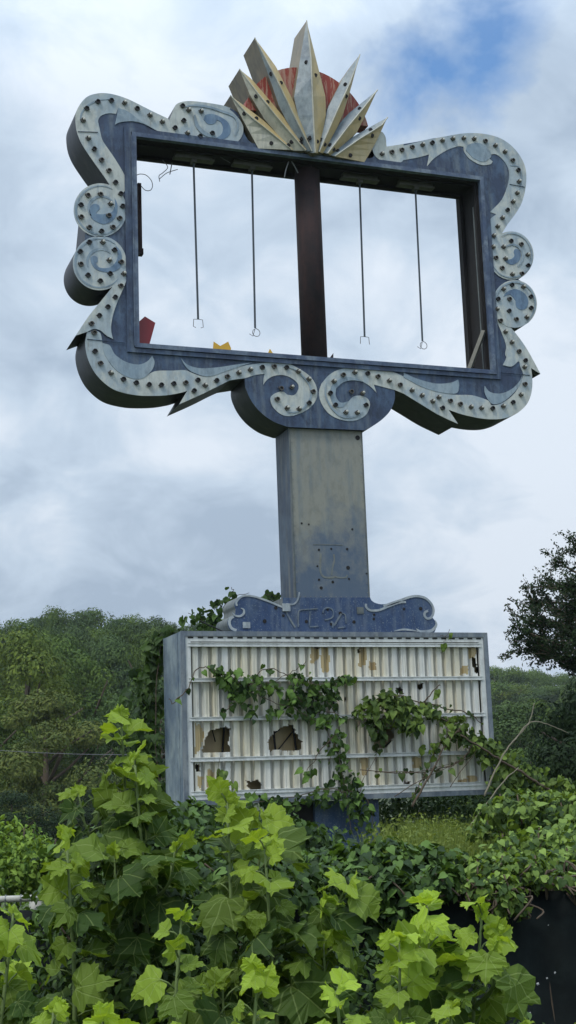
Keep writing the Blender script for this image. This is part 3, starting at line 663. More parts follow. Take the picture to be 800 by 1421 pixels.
# box shell: side walls, top, bottom, back
mb.box((0, .0, MZB), (.018, D2, MZT)); mb.box((MW-.018, 0, MZB), (MW, D2, MZT))
mb.box((.018, 0, MZT-.018), (MW-.018, D2, MZT)); mb.box((.018, 0, MZB), (MW-.018, D2, MZB+.018)); mb.box((.018, D2-.015, MZB+.018), (MW-.018, D2, MZT-.018))
cabn = part('cabinet', mb, M['cab'])
mb = MB(); mb.box((.02, .20, MZB+.02), (MW-.02, .215, MZT-.02)); part('back_board', mb, M['ochre'], cabn)
for i in range(14):   # dead vine stems and tubes inside
    x = .15+i*.25; mb = MB(); mb.tube([(x+uni(-.05, .05), .16, MZB+.05), (x+uni(-.15, .15), .15, (MZB+MZT)/2), (x+uni(-.2, .2), .16, MZT-.05)], .012, 5); part('inner_stem', mb, M['black'], cabn)
for k in range(26):
    x = uni(.1, 3.4); z = uni(MZB+.1, MZT-.2); mb = MB(); mb.tube([(x, .155, z), (x+uni(-.1, .1), .15, z+uni(.05, .2)), (x+uni(-.3, .3), .16, z+uni(.1, .5))], .007, 4); part('inner_stem', mb, M['black'], cabn)
def ringcab(name, o, w, y0, y1, m):
    x0, z0, x1, z1 = o; mb = MB()
    mb.box((x0, y0, z1-w), (x1, y1, z1)); mb.box((x0, y0, z0), (x1, y1, z0+w)); mb.box((x0, y0, z0+w), (x0+w, y1, z1-w)); mb.box((x1-w, y0, z0+w), (x1, y1, z1-w))
    return part(name, mb, m, cabn)
ringcab('retainer', (-.003, MZB-.003, MW+.003, MZT+.003), .052, -.028, -.0005, M['cabedge'])
ringcab('face_frame', (.051, MZB+.051, MW-.051, MZT-.051), .055, -.016, .02, M['white'])
mb = MB()
mb.box((-.005, .10, MZB+.002), (-.0005, .106, MZT-.002))
mb.box((-.007, D2-.03, MZB), (-.0005, D2, MZT)); part('side_rib', mb, M['cab'], cabn)
# corrugated letter panels, with holes and stained strips
def inside(x, z, poly):
    c = False; n = len(poly)
    for i in range(n):
        x1, z1 = poly[i]; x2, z2 = poly[i-1]
        if (z1 > z) != (z2 > z) and x < (x2-x1)*(z-z1)/(z2-z1)+x1: c = not c
    return c
def W2(pts, ox, oy, s=3.2): return [(lambda w: (w.x, w.z))(S(ox+x/s, oy+y/s, .03)) for x, y in pts]
def rough(poly, a=.012):
    out = []
    for i in range(len(poly)):
        p, q = poly[i-1], poly[i]
        for k in range(4): t = k/4; out.append((p[0]+(q[0]-p[0])*t+uni(-a, a), p[1]+(q[1]-p[1])*t+uni(-a, a)))
    return out
HL = (210, 860); HR = (450, 860)
holes = [rough(W2(p, *o)) for p, o in [
 ([(228,590),(235,530),(262,490),(320,475),(355,485),(350,520),(335,545),(350,565),(345,590)], HL),
 ([(515,560),(520,530),(545,500),(580,475),(625,462),(640,500),(668,540),(665,575),(600,585),(570,575),(530,585)], HL),
 ([(420,710),(440,722),(465,710),(495,730),(485,755),(445,760),(425,745)], HL), ([(195,640),(215,640),(215,672),(200,682)], HL), ([(735,105),(742,105),(742,130),(728,130)], HL), ([(690,610),(735,605),(735,622)], HL),
 ([(655,165),(668,170),(675,205),(695,215),(695,240),(672,240),(655,195)], HR), ([(415,285),(435,280),(435,310),(418,310)], HR), ([(315,300),(345,300),(352,330),(320,325)], HR), ([(145,125),(156,125),(155,150),(145,148)], HR),
 ([(0,345),(45,340),(50,380),(20,390),(0,380)], HR), ([(225,480),(300,470),(312,520),(270,572),(225,565)], HR), ([(360,718),(378,716),(378,738),(362,736)], HR), ([(10,540),(30,540),(28,570),(12,565)], HR), ([(90,345),(98,345),(98,358),(90,358)], HR)]]
ochs = [rough(W2(p, *o)) for p, o in [
 ([(195,460),(228,470),(232,530),(215,585),(195,595)], HL), ([(705,125),(750,125),(745,165),(718,200),(705,195)], HL), ([(752,112),(788,112),(788,232),(755,232)], HL), ([(245,665),(275,665),(275,745),(250,745)], HL), ([(200,690),(232,700),(225,760),(205,750)], HL), ([(258,680),(270,680),(270,720),(255,720)], HL),
 ([(152,108),(184,108),(184,208),(152,208)], HR), ([(195,190),(228,185),(228,228),(200,222)], HR), ([(600,215),(635,205),(638,242),(600,242)], HR), ([(640,118),(678,125),(672,165),(645,175)], HR), ([(395,612),(432,612),(436,662),(402,660)], HR), ([(590,708),(640,705),(640,738),(590,738)], HR), ([(690,500),(712,490),(715,540),(695,540)], HR), ([(0,120),(18,120),(18,230),(0,230)], HR), ([(640,690),(680,690),(675,735),(640,735)], HR), ([(160,600),(200,600),(190,690),(165,690)], HR)]]
hb = [(min(p[0] for p in h), max(p[0] for p in h), min(p[1] for p in h), max(p[1] for p in h)) for h in holes]
ob = [(min(p[0] for p in h), max(p[0] for p in h), min(p[1] for p in h), max(p[1] for p in h)) for h in ochs]
def hit(x, z, L, B):
    for h, b in zip(L, B):
        if b[0] <= x <= b[1] and b[2] <= z <= b[3] and inside(x, z, h): return True
    return False
X0, X1 = .108, MW-.108; ZB, ZT = MZB+.108, MZT-.108
tz = [S(560, y, 0).z for y in (882+4, 941, 992, 1045)]      # track rows at the board's right of centre
tz = [ZT-.02, S(560, 940.5, 0).z, S(560, 992, 0).z, S(560, 1045.5, 0).z, ZB+.02]
NR = 31; pitch = (X1-X0)/NR
prof = [(0, 1), (.15, 1), (.22, 0), (.32, 0), (.45, 0), (.57, 0), (.68, 0), (.78, 0) ,(.85, 1)]   # 1 = groove (recessed)
for r in range(4):
    zt_, zb_ = tz[r], tz[r+1]; nz = 34
    xs = []; ys = []; kind = []
    for c in range(NR):
        for (t, g) in prof:
            xs.append(X0+(c+t)*pitch); ys.append(.044 if g else .012)
    xs.append(X1); ys.append(.044)
    mb = MB(); nx = len(xs)
    jig = [uni(-.004, .004) for _ in range(nx)]
    for k in range(nz+1):
        z = zb_+(zt_-zb_)*k/nz
        for i in range(nx): mb.v.append((xs[i], ys[i]+jig[i], z))
    for k in range(nz):
        for i in range(nx-1):
            cx = (xs[i]+xs[i+1])/2; cz = zb_+(zt_-zb_)*(k+.5)/nz
            if hit(cx, cz, holes, hb): continue
            mb.f.append((k*nx+i, k*nx+i+1, (k+1)*nx+i+1, (k+1)*nx+i))
            mb.mi.append(1 if hit(cx, cz, ochs, ob) else (2 if ys[i] > .04 and ys[i+1] > .04 else 0))
    mb.tone = [0]*len(mb.v); mb.uv = [(0, 0)]*len(mb.v)
    part('letter_panel', mb, [M['panel'], M['ochre'], M['groove']], cabn)
for i, z in enumerate(tz):
    mb = MB(); h = .032
    mb.box((X0-.03, -.012, z-h), (X1+.03, .010, z+h*.35)); mb.box((X0-.03, -.026, z-h), (X1+.03, -.0125, z-h+.012)); mb.box((X0-.03, -.022, z+h*.35-.008), (X1+.03, -.0125, z+h*.35))
    part('letter_track', mb, M['white'], cabn)
mb = MB()
for c in range(NR+1): mb.box((X0+c*pitch-.03, -.020, MZT-.072), (X0+c*pitch+.03, -.0165, MZT-.056))
part('top_slots', mb, M['black'], cabn)

# ================================================================== LEAVES
SYC = [(0,1.0),(.06,.90),(.15,.87),(.17,.78),(.25,.73),(.27,.64),(.37,.68),(.45,.66),(.56,.70),(.56,.60),(.63,.52),(.57,.46),(.56,.37),(.63,.31),(.70,.20),(.62,.13),(.60,.02),(.47,-.03),(.36,-.12),(.20,-.14),(.08,-.07),(0,0)]
HEART = [(0,1.0),(.14,.78),(.30,.58),(.42,.34),(.42,.12),(.30,-.06),(.13,-.07),(0,.03)]
OVAL = [(0,1.0),(.17,.72),(.24,.45),(.18,.16),(0,0)]
def leaf(mb, pos, d, nrm, size, half, tone, fold=.25, droop=.35, width=1.0):
    d = d.normalized(); x = d.cross(nrm); x = x.normalized() if x.length > 1e-5 else d.orthogonal().normalized(); n = x.cross(d)
    vs = []; uv = []
    big = len(half) > 12; ph = uni(0, 6.28); sk = uni(-.12, .12); cup = uni(-.5, .35)
    def pt(a, b):
        z = abs(a)*fold - droop*b*b - .25*a*a
        if big:
            a0, b0 = a, b
            z += cup*a*a + .06*math.sin(ph+9*(a+b)) + .05*math.sin(ph*2+14*a-5*b)*abs(a)
            k = 1+.07*math.sin(ph+5*math.atan2(a, b+.01)); a = a*k+sk*b*b; b = b*k
            vs.append(pos + x*(a*size*width) + d*(b*size) + n*(z*size)); uv.append((a0, b0)); return
        vs.append(pos + x*(a*size*width) + d*(b*size) + n*(z*size)); uv.append((a, b))
    ks = len(half)
    for a, b in half: pt(a, b)                       # right half incl. tip and base
    for a, b in half[1:-1][::-1]: pt(-a, b)          # left half back to tip
    # midrib points
    mid = [.75, .5, .25] if ks > 9 else [.5]
    o = len(vs)
    for b in mid: pt(0, b)
    tot = ks+ks-2
    R = list(range(ks)); Lh = [0]+list(range(tot-1, ks-1, -1))+[ks-1]
    fs = []
    for side, idx in ((0, R), (1, Lh)):
        # connect each outline edge to the nearest midrib point; fill between midrib points
        def near(i):
            return min(range(len(mid)), key=lambda k: abs(mid[k]-half[i][1]*.85-.05))
        prev = 0
        for j in range(ks-1):
            k = max(prev, near(j) if j else 0)
            while prev < k: 
                t = (idx[j], o+prev+1, o+prev) if side == 0 else (idx[j], o+prev, o+prev+1); fs.append(t); prev += 1
            t = (idx[j], idx[j+1], o+prev) if side == 0 else (idx[j+1], idx[j], o+prev); fs.append(t)
    mb.add(vs, fs, 0, tone, uv)
def rv():
    while 1:
        v = Vector((uni(-1, 1), uni(-1, 1), uni(-1, 1)))
        if .05 < v.length < 1: return v.normalized()
UPV = Vector((0, 0, 1))
def quadleaf(mb, p, s, nrm, tone):
    a = nrm.orthogonal().normalized(); a = (a*math.cos(t := uni(0, 6.28)) + nrm.cross(a)*math.sin(t)); b = nrm.cross(a)
    mb.add([p-a*s, p-b*s*.45+nrm*s*.1, p+a*s, p+b*s*.45+nrm*s*.1], [(0, 1, 2, 3)], 0, tone)

# ---- foreground sycamore saplings
def sycamore(x, depth, ytop, label, nb=3, spread=.35, size=.16, bare=.45, lean=(0, 0), nl=1.0, bright=.0):
    top = G(x, depth, zat(ytop, x, depth)-.06); base = G(x, depth, 0)+Vector((-lean[0], -lean[1], 0))+Vector((uni(-.08, .08), uni(-.08, .08), 0))
    root = thing('sycamore_sapling', base, label, 'sapling', 'young sycamores in front of the black fence')
    st = MB(); lf = MB(); off = base
    axes = []
    H = top.z
    P = cr([tuple(base), tuple(base.lerp(top, .33)+Vector((uni(-.06, .06), uni(-.06, .06), 0))), tuple(base.lerp(top, .66)+Vector((uni(-.06, .06), uni(-.06, .06), 0))), tuple(top)], 5)
    st.tube(P, [.016*(1-.8*i/len(P)) for i in range(len(P))], 6); axes.append((P, bare*H, H))
    for b in range(nb):
        t = uni(.45, .85); i = int(t*(len(P)-1)); p = P[i]; ang = uni(0, 6.28); L = uni(.5, 1.0)*spread*1.3
        e = p+Vector((math.cos(ang)*L*.8, math.sin(ang)*L*.8, L*uni(.7, 1.3)))
        if e.z > H-.05: e.z = H-.05-uni(0, .2)
        Q = cr([tuple(p), tuple(p.lerp(e, .5)+Vector((math.cos(ang)*.05, math.sin(ang)*.05, -.02))), tuple(e)], 5)
        st.tube(Q, [.009*(1-.7*j/len(Q)) for j in range(len(Q))], 5); axes.append((Q, 0, e.z))
    for (P_, zmin, ze) in axes:
        L = sum((b-a).length for a, b in zip(P_, P_[1:])); cum = 0; nxt = 0; phi = uni(0, 6.28)
        for a, b in zip(P_, P_[1:]):
            seg = (b-a).length
            while nxt < cum+seg:
                p = a.lerp(b, (nxt-cum)/seg); f = nxt/L
                nxt += .040/nl*(1.2-.5*f)
                if p.z < zmin: continue
                phi += 2.4+uni(-.4, .4)
                young = max(0, (f-.72)/.28)
                dirh = Vector((math.cos(phi), math.sin(phi), 0))
                pd = (dirh+UPV*uni(.3, .9)*(1+young*1.2)).normalized()
                pl_ = size*uni(.35, .65)*(1-.5*young); e = p+pd*pl_
                st.tube([p, p.lerp(e, .5)+UPV*.006, e], .0028, 4, 0)
                s = size*uni(.55, 1.18)*(1-.45*young)
                ld = (dirh*.9+UPV*uni(-1.0, .25)+UPV*young*.7+rv()*.45)
                nr = (UPV*uni(.4, 1.1)+dirh*.6-FH*.45+rv()*.45)
                tone = min(1, max(0, -.08+.5*f*f*f*max(0, 1-2.0*(H-p.z))+.62*young*max(.25, 1-1.1*(H-p.z))+uni(-.10, .28)+(.35 if rnd() < .12 else 0)+bright))  # lower leaves darkened as painted shade; young tip leaves paler by nature
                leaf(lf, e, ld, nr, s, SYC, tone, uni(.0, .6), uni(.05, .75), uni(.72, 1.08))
            cum += seg
        # folded bud leaves at the tip
        tip = P_[-1]
        for k in range(2):
            leaf(lf, tip, (UPV*1.0+rv()*.8), rv(), size*uni(.3, .5), SYC, min(1, uni(.75, 1)), .6, .1, .75)
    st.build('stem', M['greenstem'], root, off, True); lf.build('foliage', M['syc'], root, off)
    return root
for a in [
 (160, 5.6, 985, 'tallest sycamore sapling, standing left of the letter board with a column of big leaves', 3, .20, .150),
 (178, 5.5, 1040, 'second stem of big leaves leaning against the right side of the tallest sapling', 3, .20, .150),
 (84, 5.2, 1140, 'sycamore sapling with a pale pointed tip, left of the tallest one above the small-leaved shrub', 3, .22, .135),
 (303, 5.0, 1092, 'sycamore sapling whose topmost leaf crosses the lower left corner of the letter board', 4, .26, .145),
 (352, 4.8, 1150, 'sycamore sapling with a bright yellow leaf just left of the blue post', 4, .28, .145),
 (432, 4.9, 1222, 'sycamore sapling with bright leaves in front of the foot of the blue post', 3, .20, .135),
 (238, 4.5, 1235, 'sycamore sapling with a yellow-green top in the middle of the thicket left of centre', 2, .22, .130),
 (568, 4.9, 1222, 'wide bright sycamore sapling right of centre against the black screen', 5, .24, .145),
 (528, 4.6, 1268, 'shorter sycamore sapling close against the left side of the wide bright one', 2, .18, .125),
 (640, 4.8, 1232, 'sycamore sapling with one very large pale leaf beside the bare black screen', 3, .15, .145),
 (12, 4.6, 1232, 'leftmost sycamore sapling, its leaves crossing the grey rail at the picture edge', 3, .22, .13),
 (66, 4.2, 1352, 'low sycamore sapling with small pale tip leaves in the lower left corner', 3, .22, .12),
 (130, 4.2, 1358, 'low sycamore sapling with a curled yellow leaf, second from the lower left corner', 2, .22, .12),
 (338, 4.1, 1300, 'low sycamore sapling with two large pale leaves at the bottom centre-left', 4, .24, .125),
 (440, 4.1, 1325, 'low sycamore sapling with ragged bright leaves at the bottom centre', 4, .22, .125),
 (520, 4.0, 1375, 'lowest dark sycamore sapling at the bottom edge right of centre', 3, .22, .115),
 (590, 4.2, 1350, 'low dark-leaved sycamore sapling below the wide bright one', 4, .20, .12),
 (688, 4.4, 1372, 'small sycamore sapling with one round leaf at the bottom of the bare black screen', 1, .08, .09),
 (775, 4.4, 1366, 'rightmost sycamore sapling, in the lower right corner in front of the screen', 1, .08, .09),
 (240, 4.2, 1385, 'lowest sycamore sapling at the bottom edge left of centre', 3, .24, .12),
]:
    x, d, yt, lab, nb, sp, sz = a
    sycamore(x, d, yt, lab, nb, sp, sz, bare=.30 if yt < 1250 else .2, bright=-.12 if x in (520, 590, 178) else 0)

# ---- black screened fence
def fence_pt(x, z): return G(x, 6.6, z)
FT = EYE - 121/F*6.6*1.0
root = thing('screened_fence', fence_pt(400, 0), 'chain-link fence covered with black privacy screen under a grey pipe top rail', 'fence')
foff = fence_pt(400, 0)
mb = MB(); n = 220; vs = []
for i in range(n+1):
    x = -500+1900*i/n
    for k in range(9):
        z = .04+(FT-.05-.04)*k/8; sag = .018*math.sin(i*.9)*(k/8) + .012*math.sin(i*.33+k) + .05*math.sin(k/8*math.pi)*math.sin(i*.13)
        p = fence_pt(x, z) + FH*sag; vs.append(p)
mb.add(vs, [(i*9+k, (i+1)*9+k, (i+1)*9+k+1, i*9+k+1) for i in range(n) for k in range(8)])
M['screen'] = None
m_, nt, b = mat('black_mesh_screen')
n1 = noise(nt, 2.2, (1, 1, 1), 8, .75); n2 = noise(nt, 40, (1, 1, 1), 3, .6); n3 = noise(nt, 9, (1, 1, .25), 6, .7)
c = mix(nt, ramp(nt, n1, [(.42, 0), (.70, 1)]), (.0055, .009, .010), (.018, .028, .027))
c = mix(nt, ramp(nt, n3, [(.52, 0), (.72, .5)]), c, (.010, .012, .011)); c = mix(nt, ramp(nt, n2, [(.72, 0), (.80, .5)]), c, (.06, .07, .06))
nt.links.new(c, b.inputs['Base Color']); b.inputs['Roughness'].default_value = .8; b.inputs['Specular IOR Level'].default_value = .2; bump(nt, b, n2, .4, .003)
so = mb.build('privacy_screen', m_, root, foff, True)
md = so.modifiers.new('thick', 'SOLIDIFY'); md.thickness = .004
mb = MB(); mb.tube([fence_pt(-500, FT), fence_pt(400, FT), fence_pt(1400, FT)], .0145, 12); mb.build('top_rail', M['pipe'], root, foff, True)
for x in (-420, 38, 496, 958):
    mb = MB(); p = fence_pt(x, 0)+FH*.07; mb.tube([p, p+Vector((0, 0, FT+.01))], .028, 10); mb.build('fence_post', M['pipe'], root, foff, True)
for i in range(40):
    mb = MB(); x = 2+i*20.5; p = fence_pt(x, FT); mb.tube([p+Vector((0, 0, .018))-FH*.0, p-FH*.019, p-Vector((0, 0, .03))-FH*.012], .0028, 4)
    mb.build('tie_wire', M['metal'], root, foff)
mb = MB()
for x, y, s in ((726,1326,1), (726,1327,.6), (777,1284,1.5), (702,1340,1.6), (715,1333,1), (722,1268,.5), (690,1375,1)):
    p = fence_pt(x, zat(y, x, 6.6)-.0) - FH*.10; mb.tube([p, p+r0*.006*s+Vector((0, 0, .003))], .0035*s, 5)
tag(mb.build('screen_tear', plain('torn_spot', (.35, .37, .38)), root, foff), 'small pale torn spots')

# ---- vines and shrubs
def blobleaves(lf, c, r, n, size, half, tone=(.2, .8), outward=.7, shell=.45, down=.3):
    for _ in range(n):
        v = rv(); rad = shell+(1-shell)*random.random()**.6
        rad *= 1+.18*math.sin(v.x*5+c[0])*math.cos(v.y*4+v.z*5)
        p = Vector((c[0]+v.x*r[0]*rad, c[1]+v.y*r[1]*rad, c[2]+v.z*r[2]*rad))
        nr = (v*outward+UPV*.6+rv()*.5).normalized()
        d = rv(); d = (d-nr*d.dot(nr)) - UPV*down
        t = uni(*tone)
        leaf(lf, p, d, nr, size*uni(.6, 1.25), half, min(1, max(0, t)), .2, .3)
def vine(name, label, cat, strands, clusters, mleaf='ivy', size=.1, dens=10, Y=-.1, half=HEART, tone=(.1, .9), ground=None, stemr=.006, jit=.05, group=None, stemm='bark'):
    w0 = S(*(strands[0][0] if strands else clusters[0])[:2], Y); root = thing(name, (w0.x, w0.y, 0), label, cat, group)
    off = Vector((w0.x, w0.y, 0)); st = MB(); lf = MB()
    for sx in strands:
        r = stemr; pts = [S(p[0], p[1], p[2] if len(p) > 2 else Y) for p in sx]
        c = cr([tuple(p) for p in pts], 6); c = [p+rv()*.012 for p in c]
        st.tube(c, [r*(1-.5*i/len(c)) for i in range(len(c))], 5)
        for a, b in zip(c, c[1:]):
            k = (b-a).length*dens; k = int(k)+(rnd() < k-int(k))
            for _ in range(k):
                p = a.lerp(b, rnd())+rv()*jit*rnd()*1.5
                leaf(lf, p, (rv()*.7-UPV*.8+Vector((0, -.2, 0))), (Vector((0, -1, .5))+rv()*.6), size*uni(.4, 1.3), half, uni(*tone), .25, .5)
    for cl in clusters:
        x, y, rx, ry, n = cl[:5]; yy = cl[5] if len(cl) > 5 else Y; tn = cl[6] if len(cl) > 6 else tone
        for _ in range(n):
            a = uni(0, 6.28); q = math.sqrt(rnd())*(1+.3*math.sin(a*3+x))
            p = S(x+rx*q*math.cos(a), y+ry*q*math.sin(a), yy) + Vector((0, uni(-.07, .07)*(1.4-q), 0))
            leaf(lf, p, (rv()*.8-UPV*.7), (Vector((-.1, -1, .6))+rv()*.7), size*uni(.4, 1.35), half, uni(*tn), .25, .5)
    if st.v: st.build('stem', M[stemm], root, off, True)
    lf.build('foliage', M[mleaf], root, off)
    return root
dk = (0, .35)
vine('climbing_vine', 'climbing vine draped across the upper left of the letter board down to the blue post', 'vine',
  [[(262,955),(275,928),(300,930),(340,950),(372,972),(410,985),(450,1010),(470,1050),(480,1100),(490,1160)],
   [(345,950),(370,928),(400,938),(440,950),(480,938)], [(310,990),(322,978),(350,960),(380,945),(410,930),(425,918)],
   [(400,960),(430,978),(470,992),(520,1000)], [(470,1010),(440,1050),(425,1072)], [(480,1100),(450,1095),(400,1108),(350,1112)], [(262,955),(240,975),(235,968)],
   [(480,1095),(510,1110),(520,1150)], [(430,940),(445,965),(470,1000),(455,1060)]],
  [(318,940,18,14,60), (330,962,14,20,45), (300,925,10,8,8), (372,955,14,12,22), (348,945,14,12,26), (385,990,16,8,16), (415,958,16,18,46), (440,975,22,22,75,-.09,dk), (405,975,12,10,16), (470,945,16,6,14), (480,942,8,8,10),
   (425,940,22,8,14), (455,1000,22,12,26), (470,1030,14,18,22), (478,1070,16,20,34), (488,1105,18,24,55), (500,1130,14,20,32), (450,1108,26,10,34), (400,1112,30,8,30), (360,1108,20,10,16), (430,1072,12,6,9), (350,985,7,14,12), (516,1150,8,16,12), (462,965,10,16,20,-.09,dk)], 'ivy', .076, 12, -.1, tone=(-.1, 1))
vine('climbing_vine', 'thick arching vine branch leaning over the right half of the letter board', 'vine',
  [[(496,1010),(505,985),(530,970),(560,966),(590,980),(625,1005),(660,1030),(690,1052),(725,1080),(760,1098),(810,1115)],
   [(580,975),(615,982),(650,990),(670,1005)], [(590,975),(600,960),(612,950)], [(560,970),(545,985),(530,1000),(522,1020)], [(660,1030),(640,1055),(615,1065),(580,1072),(520,1070)], [(645,1010),(610,1035),(590,1075),(570,1110)]],
  [(540,972,34,12,90), (520,985,24,16,70), (550,985,22,18,75), (525,1015,15,22,60,-.12,(0,.2)), (575,990,14,16,36), (600,985,18,12,34), (575,1005,14,10,22), (625,1005,20,14,46), (648,1022,20,16,56), (675,1040,20,18,90), (700,1060,22,20,110), (730,1080,26,18,130), (765,1096,28,18,130), (795,1106,20,16,90), (745,1070,20,8,30), (780,1085,18,8,26), (610,1030,12,12,18), (565,1010,8,12,14), (690,1085,14,20,30), (720,1110,20,18,34), (595,1040,8,8,8)],
  'ivylight', .080, 14, -.16, stemr=.009, tone=(-.1, 1))
vine('climbing_vine', 'leafy vine tuft growing up behind the upper left corner of the letter board', 'vine',
  [[(305,880,.8),(290,865,.8),(262,850,.8)], [(300,875,.8),(305,850,.8),(320,830,.8),(345,822,.8)], [(322,835,.8),(325,822,.8),(321,814,.8)]],
  [(290,868,15,9,60,.8), (270,855,14,7,18,.8), (300,850,9,10,20,.8), (302,835,7,6,10,.8), (320,828,7,5,9,.8), (284,846,8,4,6,.8), (255,858,4,7,5,.8), (296,860,9,9,22,.8)], 'ivy', .075, 8, .8, tone=(0, .5))
vine('climbing_vine', 'small vine sprig showing behind the blue scroll panel beside the tan pylon', 'vine', [[(388,850,.75),(382,830,.75),(370,824,.75)]],
  [(382,830,9,6,18,.75), (374,823,6,3,6,.75)], 'ivy', .085, 8, .75, tone=(0, .5))
vine('climbing_vine', 'single drooping vine leaf over the top edge of the letter board near its right end', 'vine', [[(624,874),(620,884),(616,892)], [(612,882),(620,884),(628,890)]], [(617,897,3,4,4), (622,880,4,2,3)], 'ivylight', .075, 1, -.06, tone=(.2, .7), stemr=.003)
vine('climbing_vine', 'mass of vine climbing the shaded left wall of the letter board', 'vine', [[(225,1110,.75),(215,1000,.75),(226,890,.75),(245,874,.75)]],
  [(226,890,14,12,70,.8), (216,920,14,22,80,.9), (208,970,16,30,110,1.0), (206,1030,18,34,120,1.0), (210,1085,18,26,90,1.0), (240,876,12,4,26,.7), (120+70,935,9,12,18,.4), (178,968,7,10,12,.4)], 'ivy', .10, 12, .8, tone=(.0, .55), jit=.12)
vine('yellowing_weed', 'yellowing weed leaf poking in front of the lower left of the letter board', 'weed', [[(325,1118),(322,1090),(321,1062)], [(305,1110),(300,1090),(307,1050)]], [(322,1088,5,4,3,-.12,(.8,1)), (309,1072,3,4,3), (307,1085,4,4,3)], 'ivylight', .10, .5, -.12, stemr=.004)
# bare brown limbs of the leaning branch
def limb(pts, r, m, name, label, cat, group=None):
    P = cr([tuple(p) for p in pts], 6); P = [p+rv()*r*.5 for p in P]
    mb = MB(); mb.tube(P, [r*(1-.6*i/len(P)) for i in range(len(P))], 7); off = pts[0]
    o = mb.build(name, M[m], None, off, True); o.location = off; tag(o, label, cat, group); return o
SL = lambda L, Y: [S(p[0], p[1], p[2] if len(p) > 2 else Y) for p in L]
limb(SL([(840,1135),(800,1115),(765,1098),(735,1078),(700,1058),(672,1040),(640,1020)], -.25), .021, 'bark', 'leaning_branch', 'thick brown branch leaning in from the right edge under the arching vine', 'branch')
limb(SL([(840,1100),(800,1128),(745,1150),(742,1152)], -.5), .016, 'bark', 'leaning_branch', 'brown branch slanting up to the right edge just below the thick brown one', 'branch')
limb(SL([(672,1105),(690,1065),(706,1036),(725,1015),(735,1002),(742,975)], -.3), .011, 'twig', 'bare_twig', 'pale bare twig rising past the lower right corner of the letter board', 'twig')
limb(SL([(712,1030),(735,1003),(760,1005),(790,1018)], -.3), .008, 'twig', 'bare_twig', 'thin pale twig forking right from the rising one, in front of the dark tree', 'twig')
limb(SL([(632,1180),(650,1150),(672,1120),(698,1085),(720,1065)], -.4), .012, 'twig', 'bare_twig', 'straight pale twig slanting across below the lower right corner of the letter board', 'twig')
limb(SL([(572,1120),(590,1088),(605,1060),(618,1035),(640,1010)], -.2), .014, 'bark', 'bare_twig', 'dark bare stem slanting over the lower right of the letter board', 'twig')
limb(SL([(500,1068),(560,1073),(610,1064),(650,1052)], -.2), .005, 'bark', 'bare_twig', 'thin dark tendril running level over the lowest row of the letter board', 'twig')
limb(SL([(548,1105),(580,1085),(615,1068),(655,1050)], -.2), .005, 'bark', 'bare_twig', 'thin dark tendril rising to the right over the lowest row of the letter board', 'twig')
limb(SL([(625,1092),(640,1070),(655,1052),(662,1040)], -.2), .005, 'bark', 'bare_twig', 'short dark tendril above the bottom track near its right end', 'twig')
limb(SL([(500,1100),(505,1080),(522,1050),(524,1030)], -.12), .004, 'bark', 'bare_twig', 'thin hanging tendril below the dark leaf cluster of the arching vine', 'twig')

# ivy mounds over the fence and thicket between fence and sign
def mound(name, label, cat, blobs, mleaf, size, half=HEART, tone=(.1, .9), group=None, stems=0, kind=None):
    c0 = G(blobs[0][0], blobs[0][2], 0); root = thing(name, c0, label, cat, group, kind); lf = MB(); st = MB()
    for (x, y, d, rx, ry, n) in blobs:     # centre bearing/row, distance, radii in metres
        c = G(x, d, max(zat(y, x, d), ry*.5)); blobleaves(lf, c, (rx, rx*.8, ry), n, size, half, tone)
        for _ in range(max(2, stems)):
            a = uni(0, 6.28); p = Vector((c.x, c.y, 0 if d > 6.6 else c.z-ry*.9))+Vector((uni(-.1, .1), uni(-.1, .1), 0)); e = c+Vector((math.cos(a)*rx*.6, math.sin(a)*rx*.5, ry*uni(0, .8)))
            st.tube(cr([tuple(p), tuple(p.lerp(e, .5)+rv()*.08), tuple(e)], 4), .0045, 4)
    st.build('stem', M['bark'], root, c0, True); lf.build('foliage', M[mleaf], root, c0)
    return root
mound('ivy_mound', 'dark ivy tumbling over the fence rail in front of the blue post', 'ivy',
  [(470,1200,6.8,.26,.13,520),(510,1195,6.8,.26,.13,560),(560,1200,6.8,.26,.12,560),(480,1228,6.45,.17,.12,300),(525,1240,6.42,.13,.15,280),(445,1218,6.6,.17,.12,260),(560,1222,6.5,.18,.07,260),(500,1275,6.45,.07,.11,90),(420,1205,6.9,.18,.12,260),(590,1212,6.5,.12,.08,160)], 'ivy', .048, tone=(-.2, .85))
mound('ivy_mound', 'leafy tangle spilling over the fence rail at the middle right', 'ivy',
  [(620,1208,6.75,.2,.07,420),(655,1202,6.7,.22,.09,520),(690,1205,6.6,.16,.09,360),(722,1198,6.75,.2,.08,380),(668,1228,6.45,.09,.10,170),(690,1240,6.45,.05,.08,80),(640,1222,6.5,.12,.06,140)], 'ivylight', .036, tone=(-.2, .9), stems=8)
mound('ivy_mound', 'leafy tangle behind the fence rail at the right picture edge', 'ivy',
  [(755,1192,6.9,.24,.07,420),(795,1188,6.9,.24,.09,460),(770,1165,7.4,.3,.10,420),(720,1168,7.4,.3,.09,380),(835,1170,6.9,.3,.2,360),(745,1212,6.55,.14,.035,110),(790,1210,6.55,.10,.03,70),(770,1222,6.5,.05,.03,24)], 'ivylight', .038, tone=(-.2, .9), stems=8)
mound('leafy_shrub', 'bright small-leaved shrub behind the fence at the left picture edge', 'shrub',
  [(20,1200,7.2,.30,.17,1300),(65,1200,7.2,.28,.14,1100),(-30,1185,7.3,.35,.22,800),(15,1165,7.5,.16,.13,360),(105,1205,7.1,.2,.11,650)], 'weed', .036, OVAL, (-.1, 1))
